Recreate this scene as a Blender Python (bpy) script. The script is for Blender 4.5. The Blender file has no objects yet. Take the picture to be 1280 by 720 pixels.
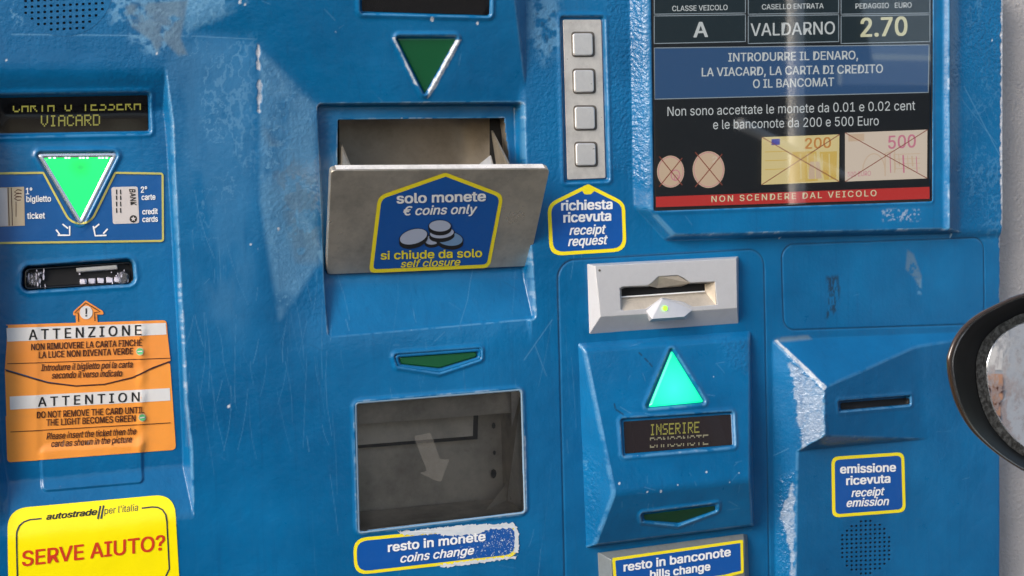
import bpy, math, random
import numpy as np
from mathutils import Vector, Matrix
from mathutils.geometry import tessellate_polygon, delaunay_2d_cdt
random.seed(4); RNG = np.random.default_rng(7)
SC = bpy.context.scene; COL = SC.collection

# ------------------------------------------------------------------ camera, sky, sun, exposure
F = math.sqrt(-(4530*560 - 260*21640))            # focal length in photo pixels, from the two vanishing points
d1 = Vector((4530, 260, -F)).normalized()         # machine's horizontal, in camera axes
up = -Vector((560, -21640, -F)).normalized()
yy = up.cross(d1)                                 # into the machine
RCW = Matrix((d1, yy, up))                        # camera -> world
DIST = 1.5
fwd = RCW @ Vector((0, 0, -1))
CAM = -fwd * (DIST / fwd.y)
cd = bpy.data.cameras.new('camera'); cam = bpy.data.objects.new('camera', cd); COL.objects.link(cam)
cam.matrix_world = Matrix.Translation(CAM) @ RCW.to_4x4()
cd.sensor_width = 36; cd.lens = F / 1280 * 36; cd.clip_start = 0.02; cd.clip_end = 500
SC.camera = cam
SC.render.resolution_x = 1024; SC.render.resolution_y = 576
SUN_EL, SUN_AZ = 27, 241                          # azimuth measured clockwise from +Y
w = bpy.data.worlds.new('World'); SC.world = w; w.use_nodes = True
wn = w.node_tree; bg = wn.nodes['Background']
sky = wn.nodes.new('ShaderNodeTexSky'); sky.sky_type = 'NISHITA'; sky.sun_disc = False
sky.sun_elevation = math.radians(SUN_EL); sky.sun_rotation = math.radians(SUN_AZ)
sky.air_density = 1.0; sky.dust_density = 3.0; sky.ozone_density = 1.0
wn.links.new(sky.outputs[0], bg.inputs[0]); bg.inputs[1].default_value = 0.10
sd = bpy.data.lights.new('sun', 'SUN'); sun = bpy.data.objects.new('sun', sd); COL.objects.link(sun)
sd.energy = 1.5; sd.angle = math.radians(28); sd.color = (1, .965, .93)
az, el = math.radians(SUN_AZ), math.radians(SUN_EL)
sdir = Vector((math.sin(az)*math.cos(el), math.cos(az)*math.cos(el), math.sin(el)))
sun.rotation_euler = (-sdir).to_track_quat('-Z', 'Y').to_euler(); sun.location = (0, -3, 3)
SC.view_settings.view_transform = 'Standard'; SC.view_settings.look = 'None'
SC.view_settings.gamma = 1; SC.view_settings.use_curve_mapping = False
SC.view_settings.exposure = 1.03

# ------------------------------------------------------------------ pixel of the photo -> point at height h (mm) out of the machine's face
R = np.array(RCW); C0 = np.array(CAM)
def up_xz(px, py, h):
    px = np.asarray(px, float); py = np.asarray(py, float); h = np.asarray(h, float)
    v = np.stack([px-640, 360-py, np.full(px.shape, -F)], -1) @ R.T
    t = (-h/1000 - C0[1]) / v[..., 1]
    return (C0[0] + t*v[..., 0])*1000, (C0[2] + t*v[..., 2])*1000
def P(px, py, h=0.):
    X, Z = up_xz(px, py, h); return (float(X)/1000, -h/1000, float(Z)/1000)
def xz(pts, h=None):
    a = np.array([up_xz(p[0], p[1], (p[2] if len(p) > 2 else 0) if h is None else h) for p in pts]); return a

ROOT = Vector((0, 0, -1.2))
def empty(name, loc, label, cat):
    o = bpy.data.objects.new(name, None); COL.objects.link(o); o.location = loc; o.empty_display_size = .1
    o['label'] = label; o['category'] = cat; return o
LOC = {}
def mk(name, verts, faces, mats, parent=None, smooth=False, fm=None, kind=None, label=None, cat=None):
    me = bpy.data.meshes.new(name); loc = LOC.get(parent, Vector((0, 0, 0)))
    o = bpy.data.objects.new(name, me); COL.objects.link(o)
    V = [tuple(Vector(v) - (loc)) for v in verts]
    c = sum((Vector(v) for v in V), Vector())/max(1, len(V))     # origin at the piece's middle
    me.from_pydata([tuple(Vector(v)-c) for v in V], [], faces); me.update()
    for m in (mats if isinstance(mats, (list, tuple)) else [mats]): me.materials.append(m)
    if fm is not None: me.polygons.foreach_set('material_index', fm)
    if smooth: me.polygons.foreach_set('use_smooth', [True]*len(me.polygons))
    o.location = c
    if parent: o.parent = parent
    LOC[o] = loc + c
    if kind: o['kind'] = kind
    if label: o['label'] = label
    if cat: o['category'] = cat
    return o
def fixn(o):
    import bmesh
    bm = bmesh.new(); bm.from_mesh(o.data); bmesh.ops.recalc_face_normals(bm, faces=bm.faces); bm.to_mesh(o.data); bm.free()
def bevel(o, wdt, seg=2, ang=25):
    m = o.modifiers.new('bevel', 'BEVEL'); m.width = wdt; m.segments = seg; m.limit_method = 'ANGLE'; m.angle_limit = math.radians(ang)
    m.harden_normals = False
    for p in o.data.polygons: p.use_smooth = True
    n = o.modifiers.new('wn', 'WEIGHTED_NORMAL'); n.keep_sharp = True; n.weight = 80

# ------------------------------------------------------------------ materials
def mat(name, base, rough=.5, metal=0., coat=0., emit=None, es=0., spec=.5, trans=0., alpha=1.):
    m = bpy.data.materials.new(name); m.use_nodes = True; b = m.node_tree.nodes['Principled BSDF']
    b.inputs['Base Color'].default_value = (*base, 1); b.inputs['Roughness'].default_value = rough
    b.inputs['Metallic'].default_value = metal; b.inputs['Coat Weight'].default_value = coat
    b.inputs['Specular IOR Level'].default_value = spec; b.inputs['Transmission Weight'].default_value = trans
    b.inputs['Alpha'].default_value = alpha
    if emit: b.inputs['Emission Color'].default_value = (*emit, 1); b.inputs['Emission Strength'].default_value = es
    return m
class N:
    def __init__(s, m): s.t = m.node_tree; s.b = s.t.nodes['Principled BSDF']
    def n(s, ty, **kw):
        x = s.t.nodes.new('ShaderNode'+ty)
        for k, v in kw.items():
            if k.startswith('i_'):
                key = k[2:].replace('_', ' '); x.inputs[int(key) if key.isdigit() else key].default_value = v
            else: setattr(x, k, v)
        return x
    def l(s, a, b): s.t.links.new(a, b)
    def noise(s, scale, detail=4, rough=.6, vec=None, stretch=None):
        g = s.n('NewGeometry'); src = g.outputs['Position']
        if stretch:
            mp = s.n('Mapping'); mp.inputs['Scale'].default_value = stretch; s.l(src, mp.inputs[0]); src = mp.outputs[0]
        x = s.n('TexNoise', i_Scale=scale, i_Detail=detail, i_Roughness=rough); s.l(src, x.inputs['Vector']); return x.outputs[0]
    def ramp(s, f, a, b, lo=0., hi=1.):
        r = s.n('MapRange', i_1=a, i_2=b, i_3=lo, i_4=hi); s.l(f, r.inputs[0]); return r.outputs[0]
    def mix(s, f, a, b):
        r = s.n('Mix', data_type='RGBA')
        if isinstance(f, float): r.inputs[0].default_value = f
        else: s.l(f, r.inputs[0])
        for i, c in ((6, a), (7, b)):
            if isinstance(c, tuple): r.inputs[i].default_value = (*c, 1)
            else: s.l(c, r.inputs[i])
        return r.outputs[2]
    def math(s, op, a, b=None):
        r = s.n('Math', operation=op)
        for i, c in ((0, a), (1, b)):
            if c is None: continue
            if isinstance(c, (int, float)): r.inputs[i].default_value = c
            else: s.l(c, r.inputs[i])
        return r.outputs[0]
    def bump(s, h, strength, dist, prev=None):
        b = s.n('Bump', i_Strength=strength, i_Distance=dist); s.l(h, b.inputs['Height'])
        if prev: s.l(prev, b.inputs['Normal'])
        return b.outputs[0]

BLUE = (.0006, .120, .318)
def paint(name, base, attrs=True, coarse=.6):
    m = mat(name, base, .33, coat=.55, spec=.25); n = N(m); n.b.inputs['Coat Roughness'].default_value = .12
    big = n.noise(6, 5, .6); fine = n.noise(60, 6, .7); strk = n.noise(20, 6, .7, stretch=(6, 6, .7))
    dk = tuple(c*.72 for c in base); lt = (base[0]+.002, base[1]*1.15+.004, base[2]*1.10)
    c = n.mix(n.ramp(big, .32, .68), dk, lt)
    c = n.mix(n.ramp(strk, .56, .78, 0, .10), c, (.05, .22, .42))
    c = n.mix(n.ramp(fine, .62, .8, 0, .25), c, tuple(x*.6 for x in base))
    rough = n.ramp(fine, .3, .75, .26, .46)
    if attrs:
        sc_ = n.n('Attribute', attribute_name='scuff').outputs['Fac']; we = n.n('Attribute', attribute_name='wear').outputs['Fac']
        di = n.n('Attribute', attribute_name='dirt').outputs['Fac']; gu = n.n('Attribute', attribute_name='gum').outputs['Fac']
        c = n.mix(sc_, c, (.13, .32, .52))
        c = n.mix(gu, c, (.11, .18, .25))
        c = n.mix(di, c, (.012, .03, .06))
        wc = n.mix(n.ramp(n.noise(170, 4), .5, .72), (.58, .62, .68), (.26, .36, .47))
        c = n.mix(we, c, wc)
        rough = n.math('ADD', rough, n.math('MULTIPLY', n.math('MAXIMUM', sc_, gu), .22))
        tx = n.n('Attribute', attribute_name='orange').outputs['Fac']
    drip = n.noise(14, 7, .7, stretch=(9, 9, .35)); c = n.mix(n.ramp(drip, .54, .74, 0, .30), c, (.004, .055, .16))
    n.l(c, n.b.inputs['Base Color']); n.l(rough, n.b.inputs['Roughness'])
    peel = n.noise(230, 2, .5); pit = n.noise(900, 3, .6); wav = n.noise(28, 3, .5)
    if attrs:
        hgt = n.math('MULTIPLY', peel, n.math('ADD', n.math('MULTIPLY', tx, 1.6), .30))
    else: hgt = n.math('MULTIPLY', peel, coarse)
    b = n.bump(hgt, .8, .0011)
    b = n.bump(wav, .13, .004, b)
    b = n.bump(pit, .12, .0003, b)
    n.l(b, n.b.inputs['Normal']); n.l(b, n.b.inputs['Coat Normal'])
    return m
M = {}
M['blue'] = paint('blue_enamel', BLUE)
M['blue2'] = paint('blue_enamel_plain', BLUE, False)
def metal(name, base, dirt, rough=.38, scale=25, met=.85, dirtc=(.06, .05, .04)):
    m = mat(name, base, rough, met); n = N(m)
    f = n.noise(scale, 8, .7); g = n.noise(scale*6, 5, .7); st = n.noise(60, 3, .5, stretch=(1, 1, 25))
    c = n.mix(n.ramp(f, .42, .72, 0, dirt), base, dirtc)
    c = n.mix(n.ramp(g, .6, .8, 0, dirt*.6), c, dirtc)
    n.l(c, n.b.inputs['Base Color']); n.l(n.ramp(f, .3, .7, rough*.8, rough*1.5), n.b.inputs['Roughness'])
    b = n.bump(st, .12, .0003); b = n.bump(g, .2, .0005, b); n.l(b, n.b.inputs['Normal']); return m
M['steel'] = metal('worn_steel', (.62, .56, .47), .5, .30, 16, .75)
M['steel_in'] = metal('dull_inner_steel', (.56, .50, .42), .5, .42, 14, .3)
M['steel_dk'] = metal('dark_inner_steel', (.52, .46, .38), .5, .45, 14, .3)  # base colour lightened, since little light reaches the coin return
M['plate'] = metal('button_plate_steel', (.70, .68, .65), .35, .3, 30, .45)
M['silver'] = metal('silver_paint', (.58, .59, .62), .10, .34, 40, .25)
M['button'] = metal('button_metal', (.72, .72, .72), .15, .3, 60, .55)
M['chrome'] = metal('bright_rim', (.74, .80, .88), .03, .22, 60, .8)
M['black'] = mat('black_gloss', (.006, .006, .007), .12, coat=.4)
M['void'] = mat('black_hollow', (.004, .004, .005), .7)
M['seam'] = mat('dark_seam', (.004, .02, .06), .6)
M['clear'] = mat('clear_plastic', (.9, .9, .95), .08, trans=.9)
M['white'] = mat('white_print', (.84, .85, .86), .4)
M['cream'] = mat('cream_print', (.62, .58, .48), .4)
def label_mat(name, base, rough=.32, fade=.25, fc=(.6, .6, .6), coat=.2):
    m = mat(name, base, rough, coat=coat); n = N(m)
    f = n.noise(70, 7, .7); g = n.noise(400, 4, .7)
    c = n.mix(n.ramp(f, .5, .8, 0, fade), base, fc); c = n.mix(n.ramp(g, .62, .8, 0, .35), c, tuple(x*.6 for x in base))
    n.l(c, n.b.inputs['Base Color']); n.l(n.bump(n.noise(45, 3), .3, .0015), n.b.inputs['Normal']); return m
M['lblue'] = label_mat('label_blue', (.004, .085, .36), fade=.08, fc=(.1, .2, .4))
M['yellow'] = label_mat('label_yellow', (.90, .76, .02), fade=.15, fc=(.7, .58, .08))
M['yellow2'] = label_mat('help_label_yellow', (.98, .83, .0), fade=.2, fc=(.90, .72, .01))
M['pyellow'] = label_mat('print_yellow', (.50, .46, .12), fade=.2, fc=(.4, .4, .2))
M['orange'] = label_mat('label_orange', (.86, .30, .055), fade=.25, fc=(.62, .26, .09), rough=.3, coat=.35)
M['orange2'] = label_mat('label_orange_lower', (.90, .33, .055), fade=.25, fc=(.66, .28, .09), rough=.3, coat=.35)
M['lwhite'] = label_mat('label_white', (.70, .69, .68), fade=.2, fc=(.55, .48, .42))
M['ink'] = mat('black_ink', (.015, .013, .012), .4)
M['brown'] = mat('brown_ink', (.07, .018, .008), .45)
M['navy'] = mat('navy_ink', (.02, .03, .06), .4)
M['red'] = mat('red_ink', (.62, .045, .012), .4)
M['beige'] = label_mat('ticket_beige', (.52, .43, .30), fade=.2)
M['cardw'] = label_mat('card_grey', (.60, .56, .55), fade=.2)
M['gdot'] = mat('green_dot', (.10, .45, .16), .4)
M['coinf'] = mat('coin_print_pale', (.42, .47, .60), .4)
M['coinf2'] = mat('coin_print_blue', (.17, .30, .50), .4)
M['tape'] = mat('frosted_tape', (.30, .28, .25), .55)
M['patch'] = label_mat('worn_label_white', (.62, .66, .70), fade=.5, fc=(.25, .42, .58))
def glow(name, c, s, base=(.01, .01, .01), rough=.35): return mat(name, base, rough, emit=c, es=s*(.62 if name.startswith('screen') else 1))
M['s_black'] = glow('screen_black', (.03, .033, .036), .3)
M['s_blue'] = glow('screen_blue', (.035, .095, .22), .75)
M['s_cell'] = glow('screen_cell', (.02, .035, .042), .6)
M['s_white'] = glow('screen_white', (.66, .70, .70), .7)
M['s_line'] = glow('screen_line', (.38, .45, .50), .6)
M['s_cream'] = glow('screen_cream', (.72, .70, .45), .75)
M['s_red'] = glow('screen_red', (.50, .035, .03), .85)
M['s_note'] = glow('screen_note_yellow', (.78, .64, .30), .75)
M['s_note2'] = glow('screen_note_pink', (.74, .62, .50), .75)
M['s_amber'] = glow('screen_amber', (.62, .26, .06), .75)
M['s_pink'] = glow('screen_magenta', (.60, .20, .28), .8)
M['s_coin'] = glow('screen_coin', (.70, .52, .36), .72)
M['s_dred'] = glow('screen_dark_red', (.30, .07, .04), .7)
M['s_flag'] = glow('screen_flag_blue', (.05, .05, .35), .8)
M['led_on'] = glow('display_dots', (.34, .32, .06), .36)
M['led_dim'] = glow('display_dots_dim', (.24, .22, .14), .5)
M['g_off'] = mat('green_lens_off', (.003, .085, .03), .3, coat=.5)
M['g_led'] = glow('green_led', (.30, .95, .04), 1.0, (.1, .5, .02))
def lens(name, ca, cb, s, center, rad):
    m = mat(name, (.02, .3, .12), .22, coat=.3); n = N(m)
    g = n.n('NewGeometry'); d = n.n('VectorMath', operation='DISTANCE'); n.l(g.outputs['Position'], d.inputs[0]); d.inputs[1].default_value = center
    f = n.ramp(n.math('ADD', d.outputs['Value'], n.math('MULTIPLY', n.noise(90, 3), .006)), 0, rad)
    n.l(n.mix(f, cb, ca), n.b.inputs['Emission Color']); n.b.inputs['Emission Strength'].default_value = s; return m
def glassmat(nm='screen_glass', lo=.25):
    m = bpy.data.materials.new(nm); m.use_nodes = True; t = m.node_tree; t.nodes.clear()
    o = t.nodes.new('ShaderNodeOutputMaterial'); mx = t.nodes.new('ShaderNodeMixShader'); tr = t.nodes.new('ShaderNodeBsdfTransparent'); gl = t.nodes.new('ShaderNodeBsdfGlossy')
    fr = t.nodes.new('ShaderNodeFresnel'); fr.inputs[0].default_value = 1.55; gl.inputs['Roughness'].default_value = .03
    mp = t.nodes.new('ShaderNodeMapRange'); mp.inputs[1].default_value = 0; mp.inputs[2].default_value = 1; mp.inputs[3].default_value = lo; mp.inputs[4].default_value = 1.0
    t.links.new(fr.outputs[0], mp.inputs[0]); t.links.new(mp.outputs[0], mx.inputs[0]); t.links.new(tr.outputs[0], mx.inputs[1]); t.links.new(gl.outputs[0], mx.inputs[2]); t.links.new(mx.outputs[0], o.inputs[0]); return m
M['glass'] = glassmat()

# ------------------------------------------------------------------ height fields (mm)
def smin(a, b, k):
    hh = np.clip(.5+.5*(b-a)/k, 0, 1); return b*(1-hh)+a*hh - k*hh*(1-hh)
def smax(a, b, k): return -smin(-a, -b, k)
def sst(t): t = np.clip(t, 0, 1); return t*t*(3-2*t)
def sdf(poly, X, Z):
    d = np.full(X.shape, 1e9); s = np.ones(X.shape)
    n = len(poly); j = n-1
    for i in range(n):
        ax, az = poly[i]; bx, bz = poly[j]; ex, ez = bx-ax, bz-az; wx, wz = X-ax, Z-az
        t = np.clip((wx*ex+wz*ez)/(ex*ex+ez*ez+1e-12), 0, 1); dx, dz = wx-ex*t, wz-ez*t
        d = np.minimum(d, dx*dx+dz*dz)
        c1 = Z >= az; c2 = Z < bz; c3 = ex*wz > ez*wx
        s = np.where((c1 & c2 & c3) | (~c1 & ~c2 & ~c3), -s, s); j = i
    return s*np.sqrt(d)
def inset(poly, r):
    n = len(poly); A = .5*sum(poly[i][0]*poly[(i+1) % n][1]-poly[(i+1) % n][0]*poly[i][1] for i in range(n)); sg = 1 if A > 0 else -1
    L = []
    for i in range(n):
        p, q = poly[i], poly[(i+1) % n]; e = (q-p)/np.linalg.norm(q-p); nn = np.array([-e[1], e[0]])*sg; L.append((p+nn*r, e))
    out = []
    for i in range(n):
        p, e = L[i-1]; q, f = L[i]; cr = e[0]*f[1]-e[1]*f[0]
        t = ((q-p)[0]*f[1]-(q-p)[1]*f[0])/cr; out.append(p+e*t)
    return np.array(out)
def rsdf(poly, r, X, Z): return sdf(inset(poly, r), X, Z) - r if r > 0 else sdf(poly, X, Z)
def vnoise(X, Z, scale, seed, octv=4, sx=1., sz=1.):
    out = np.zeros(X.shape); amp = 1.; tot = 0.
    for o in range(octv):
        rg = np.random.default_rng(seed+o); g = rg.random((256, 256)); u = X*sx/scale*2**o+1000.; v = Z*sz/scale*2**o+1000.
        iu = np.floor(u).astype(int); iv = np.floor(v).astype(int); fu = sst(u-iu); fv = sst(v-iv)
        a = g[iu % 256, iv % 256]; b = g[(iu+1) % 256, iv % 256]; c = g[iu % 256, (iv+1) % 256]; d = g[(iu+1) % 256, (iv+1) % 256]
        out += amp*((a*(1-fu)+b*fu)*(1-fv)+(c*(1-fu)+d*fu)*fv); tot += amp; amp *= .55
    return out/tot
class Field:
    def __init__(s, x0, x1, z0, z1, step):
        s.xs = np.arange(x0, x1+step*.5, step); s.zs = np.arange(z0, z1+step*.5, step); s.step = step
        s.X, s.Z = np.meshgrid(s.xs, s.zs, indexing='ij'); s.h = np.zeros(s.X.shape)
        s.cut = np.zeros(s.X.shape, bool); s.at = {k: np.zeros(s.X.shape) for k in ('scuff', 'wear', 'dirt', 'gum', 'orange')}
    def plane(s, *p):
        a = []
        for (px, py, h) in p: X, Z = up_xz(px, py, h); a.append((float(X), float(Z), 1.))
        k = np.linalg.solve(np.array(a), np.array([q[2] for q in p], float)); return k[0]*s.X+k[1]*s.Z+k[2]
    def at_h(s, X, Z):
        u = np.clip((X-s.xs[0])/s.step, 0, len(s.xs)-1.001); v = np.clip((Z-s.zs[0])/s.step, 0, len(s.zs)-1.001)
        iu = u.astype(int); iv = v.astype(int); fu = u-iu; fv = v-iv; h = s.h
        return (h[iu, iv]*(1-fu)+h[iu+1, iv]*fu)*(1-fv)+(h[iu, iv+1]*(1-fu)+h[iu+1, iv+1]*fu)*fv
    def hit(s, px, py):
        px = np.asarray(px, float); py = np.asarray(py, float); h = np.zeros(px.shape)
        for _ in range(14):
            X, Z = up_xz(px, py, h); h = h*.35+.65*s.at_h(X, Z)
        X, Z = up_xz(px, py, h); return X, Z, h
    def surf(s, off=.3):
        def f(px, py, o=0.):
            X, Z, h = s.hit(px, py); return np.stack([X, -(h+off+o), Z], -1)/1000
        return f
    def poly(s, pts):
        a = np.array(pts, float); X, Z, h = s.hit(a[:, 0], a[:, 1]); return np.stack([X, Z], -1)
    def recess(s, pts, depth, r=3., bev=2.5, rim=0., rw=2.5, floor=None):
        d = rsdf(s.poly(pts), r, s.X, s.Z)
        s.h = s.h - depth*sst(.5-d/bev) + rim*np.exp(-((d-rw)/rw)**2); return d
    def groove(s, pts, r, depth=1.3, wd=.9):
        d = rsdf(s.poly(pts), r, s.X, s.Z); s.h -= depth*np.exp(-(d/wd)**2); s.at['dirt'] = np.maximum(s.at['dirt'], .6*np.exp(-(d/wd)**2)); return d
    def line(s, pts, wd, amt, key, fade=True):
        a = s.poly(pts)
        for i in range(len(a)-1):
            p, q = a[i], a[i+1]; x0, x1 = sorted((p[0], q[0])); z0, z1 = sorted((p[1], q[1])); m = wd*3
            i0, i1 = np.searchsorted(s.xs, [x0-m, x1+m]); j0, j1 = np.searchsorted(s.zs, [z0-m, z1+m])
            if i1 <= i0 or j1 <= j0: continue
            X = s.X[i0:i1, j0:j1]; Z = s.Z[i0:i1, j0:j1]; e = q-p
            t = np.clip(((X-p[0])*e[0]+(Z-p[1])*e[1])/(e@e+1e-9), 0, 1); d = np.hypot(X-p[0]-e[0]*t, Z-p[1]-e[1]*t)
            s.at[key][i0:i1, j0:j1] = np.maximum(s.at[key][i0:i1, j0:j1], amt*np.exp(-(d/wd)**2))
    def patch(s, pts, amt, key, soft=4., nscale=8., nthr=.5, nsoft=.08, seed=3, sx=1., sz=1., vein=False):
        pl_ = s.poly(pts); W = s.win(pl_, soft+2); WX, WZ = s.X[W], s.Z[W]
        d = sdf(pl_, WX, WZ); nz = vnoise(WX, WZ, nscale, seed, 4, sx, sz)
        if vein: nz = (1-np.abs(nz-.5)*7)*.75+(vnoise(WX, WZ, 40, seed+50, 3)-.5)*1.1
        m = sst(.5-d/soft)*sst((nz-nthr)/nsoft+.5)*amt; s.at[key][W] = np.maximum(s.at[key][W], m)
    def win(s, pl_, m):
        i0, i1 = np.searchsorted(s.xs, [pl_[:, 0].min()-m, pl_[:, 0].max()+m]); j0, j1 = np.searchsorted(s.zs, [pl_[:, 1].min()-m, pl_[:, 1].max()+m]); return (slice(i0, i1), slice(j0, j1))
    def edgewear(s, thr=.16, amt=.35, seed=11, dens=.60):
        b = s.h.copy()
        for _ in range(3):
            b[1:-1, 1:-1] = (b[1:-1, 1:-1]*2+b[2:, 1:-1]+b[:-2, 1:-1]+b[1:-1, 2:]+b[1:-1, :-2])/6
        c = s.h-b; nz = vnoise(s.X, s.Z, 9, seed); f = vnoise(s.X, s.Z, 60, seed+9, 3)
        s.at['scuff'] = np.maximum(s.at['scuff'], np.clip(c/thr-.25, 0, 1)*.42*sst((nz-.3)/.2))
        s.at['wear'] = np.maximum(s.at['wear'], np.clip((c-thr*.5)/thr, 0, 1)*amt*sst((nz-dens)/.06)*sst((f-.40)/.2))
    def mesh(s, name, material, parent, keep=None):
        nx, nz = s.X.shape; ok = ~s.cut
        q = ok[:-1, :-1] & ok[1:, :-1] & ok[:-1, 1:] & ok[1:, 1:]
        if keep is not None: q &= keep[:-1, :-1] | keep[1:, :-1] | keep[:-1, 1:] | keep[1:, 1:]
        idx = np.arange(nx*nz).reshape(nx, nz)
        f = np.stack([idx[:-1, :-1][q], idx[1:, :-1][q], idx[1:, 1:][q], idx[:-1, 1:][q]], -1)
        used = np.zeros(nx*nz, bool); used[f.ravel()] = True; re = np.cumsum(used)-1
        loc = LOC.get(parent, Vector((0, 0, 0)))
        co = np.stack([s.X.ravel()/1000-loc.x, -s.h.ravel()/1000-loc.y, s.Z.ravel()/1000-loc.z], -1)[used]; f = re[f]
        me = bpy.data.meshes.new(name); me.vertices.add(len(co)); me.vertices.foreach_set('co', co.ravel().astype(np.float32))
        me.loops.add(f.size); me.loops.foreach_set('vertex_index', f.ravel().astype(np.int32))
        me.polygons.add(len(f)); me.polygons.foreach_set('loop_start', (np.arange(len(f))*4).astype(np.int32))
        me.polygons.foreach_set('use_smooth', np.ones(len(f), bool)); me.update(calc_edges=True)
        for k, v in s.at.items():
            a = me.attributes.new(k, 'FLOAT', 'POINT'); a.data.foreach_set('value', np.clip(v, 0, 1).ravel()[used].astype(np.float32))
        me.materials.append(material); o = bpy.data.objects.new(name, me); COL.objects.link(o); o.parent = parent; LOC[o] = loc
        return o
def box_of(pts, m=6):
    a = xz(pts, 0); b = xz(pts, 45); a = np.vstack([a, b]); return a[:, 0].min()-m, a[:, 0].max()+m, a[:, 1].min()-m, a[:, 1].max()+m

# ------------------------------------------------------------------ flat print and labels laid on a surface
def planesurf(*p):
    a = [Vector(P(*q)) for q in p]; n = (a[1]-a[0]).cross(a[2]-a[0]).normalized()
    if n.y > 0: n = -n
    nn = np.array(n); a0 = np.array(a[0])
    def f(px, py, o=0.):
        px = np.asarray(px, float); py = np.asarray(py, float)
        v = np.stack([px-640, 360-py, np.full(px.shape, -F)], -1) @ R.T
        t = ((a0-C0)@nn)/(v@nn); return C0+v*t[..., None]+nn*(.3+o)/1000
    return f
def flat(h): return planesurf((400, 100, h), (800, 100, h), (400, 500, h))
def rpoly(pts, r, seg=5):
    out = []; n = len(pts)
    for i in range(n):
        p = np.array(pts[i][:2], float); a = np.array(pts[i-1][:2], float); b = np.array(pts[(i+1) % n][:2], float)
        rr = pts[i][2] if len(pts[i]) > 2 else r
        ea = (a-p)/np.linalg.norm(a-p); eb = (b-p)/np.linalg.norm(b-p)
        rr = min(rr, .48*np.linalg.norm(a-p), .48*np.linalg.norm(b-p))
        if rr <= 0: out.append(tuple(p)); continue
        s, e = p+ea*rr, p+eb*rr
        for k in range(seg+1):
            t = k/seg; out.append(tuple((1-t)**2*s+2*t*(1-t)*p+t*t*e))
    return out
def insetp(pts, r): return [tuple(q) for q in inset(np.array([p[:2] for p in pts], float), r)]
def decal(name, pts, surf, material, parent, off=0., dense=0, label=None, jag=0.):
    if jag:
        q = []
        for i in range(len(pts)):
            a = np.array(pts[i][:2], float); b = np.array(pts[(i+1) % len(pts)][:2], float); k = max(1, int(np.linalg.norm(b-a)/2.0))
            for j in range(k): t = a+(b-a)*j/k; q.append((t[0]+random.uniform(-jag, jag), t[1]+random.uniform(-jag, jag)))
        pts = q
    pts = [tuple(p[:2]) for p in pts]
    if not dense:
        a = np.array(pts); V = surf(a[:, 0], a[:, 1], off); tr = tessellate_polygon([[Vector((p[0], -p[1], 0)) for p in pts]])
        F_ = [tuple(t) for t in tr]
        return mk(name, V, orient(V, F_), material, parent, label=label)
    q = []
    for i in range(len(pts)):
        a = np.array(pts[i]); b = np.array(pts[(i+1) % len(pts)]); k = max(1, int(np.linalg.norm(b-a)/dense))
        q += [tuple(a+(b-a)*j/k) for j in range(k)]
    a = np.array(q); x0, y0 = a.min(0); x1, y1 = a.max(0)
    gx, gy = np.meshgrid(np.arange(x0+dense*.5, x1, dense), np.arange(y0+dense*.5, y1, dense)); d = sdf(a, gx, gy); k = d < -dense*.3
    g = list(zip(gx[k], gy[k])); nb = len(q)
    vs, es, fs, *_ = delaunay_2d_cdt([Vector(p) for p in q+g], [(i, (i+1) % nb) for i in range(nb)], [list(range(nb))], 1, 1e-5)
    b = np.array([tuple(v) for v in vs]); V = surf(b[:, 0], b[:, 1], off)
    return mk(name, V, orient(V, [tuple(f) for f in fs]), material, parent, smooth=True, label=label)
def orient(V, faces):
    out = []
    for f in faces:
        a, b, c = (Vector(V[i]) for i in f[:3]); n = (b-a).cross(c-a)
        out.append(tuple(f) if n.y <= 0 else tuple(reversed(f)))
    return out
def stroke(name, pts, wd, surf, material, parent, off=0., closed=False, taper=None):
    q_ = []; m_ = len(pts)
    for i in range(m_ if closed else m_-1):
        a = np.array(pts[i], float); b = np.array(pts[(i+1) % m_], float); k = max(1, int(np.linalg.norm(b-a)/5))
        q_ += [a+(b-a)*j/k for j in range(k)]
    if not closed: q_.append(np.array(pts[-1], float))
    P_ = q_; n = len(P_); V = []; Fc = []
    for i in range(n):
        a = P_[i-1] if (i or closed) else None; b = P_[(i+1) % n] if (i < n-1 or closed) else None
        d = np.zeros(2)
        if a is not None: d += (P_[i]-a)/max(1e-6, np.linalg.norm(P_[i]-a))
        if b is not None: d += (b-P_[i])/max(1e-6, np.linalg.norm(b-P_[i]))
        d /= max(1e-6, np.linalg.norm(d)); m = np.array([-d[1], d[0]])
        V += [P_[i]+m*wd/2, P_[i]-m*wd/2]
    for i in range(n-1+int(closed)): j = (i+1) % n; Fc.append((2*i, 2*i+1, 2*j+1, 2*j))
    a = np.array(V); V3 = surf(a[:, 0], a[:, 1], off); return mk(name, V3, orient(V3, Fc), material, parent)
_fc = {}
SANS = None
try:                                               # the sans face that ships inside Blender; its built-in face otherwise
    import os
    SANS = bpy.data.fonts.load(os.path.join(bpy.utils.resource_path('LOCAL'), 'datafiles', 'fonts', 'Inter.woff2'))
except Exception: SANS = None
def glyphs(body, bold, shear, space):
    bold = 0; key = (body, bold, shear, space)
    if key in _fc: return _fc[key]
    c = bpy.data.curves.new('t', 'FONT'); c.body = body
    if SANS: c.font = SANS
    c.size = 1; c.offset = bold; c.shear = shear; c.space_character = space
    c.resolution_u = 3; c.fill_mode = 'FRONT'; o = bpy.data.objects.new('t', c); COL.objects.link(o)
    dg = bpy.context.evaluated_depsgraph_get(); me = o.evaluated_get(dg).to_mesh()
    v = np.array([tuple(x.co) for x in me.vertices]); f = [tuple(p.vertices) for p in me.polygons]
    o.evaluated_get(dg).to_mesh_clear(); bpy.data.objects.remove(o); bpy.data.curves.remove(c); _fc[key] = (v, f); return _fc[key]
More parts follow.
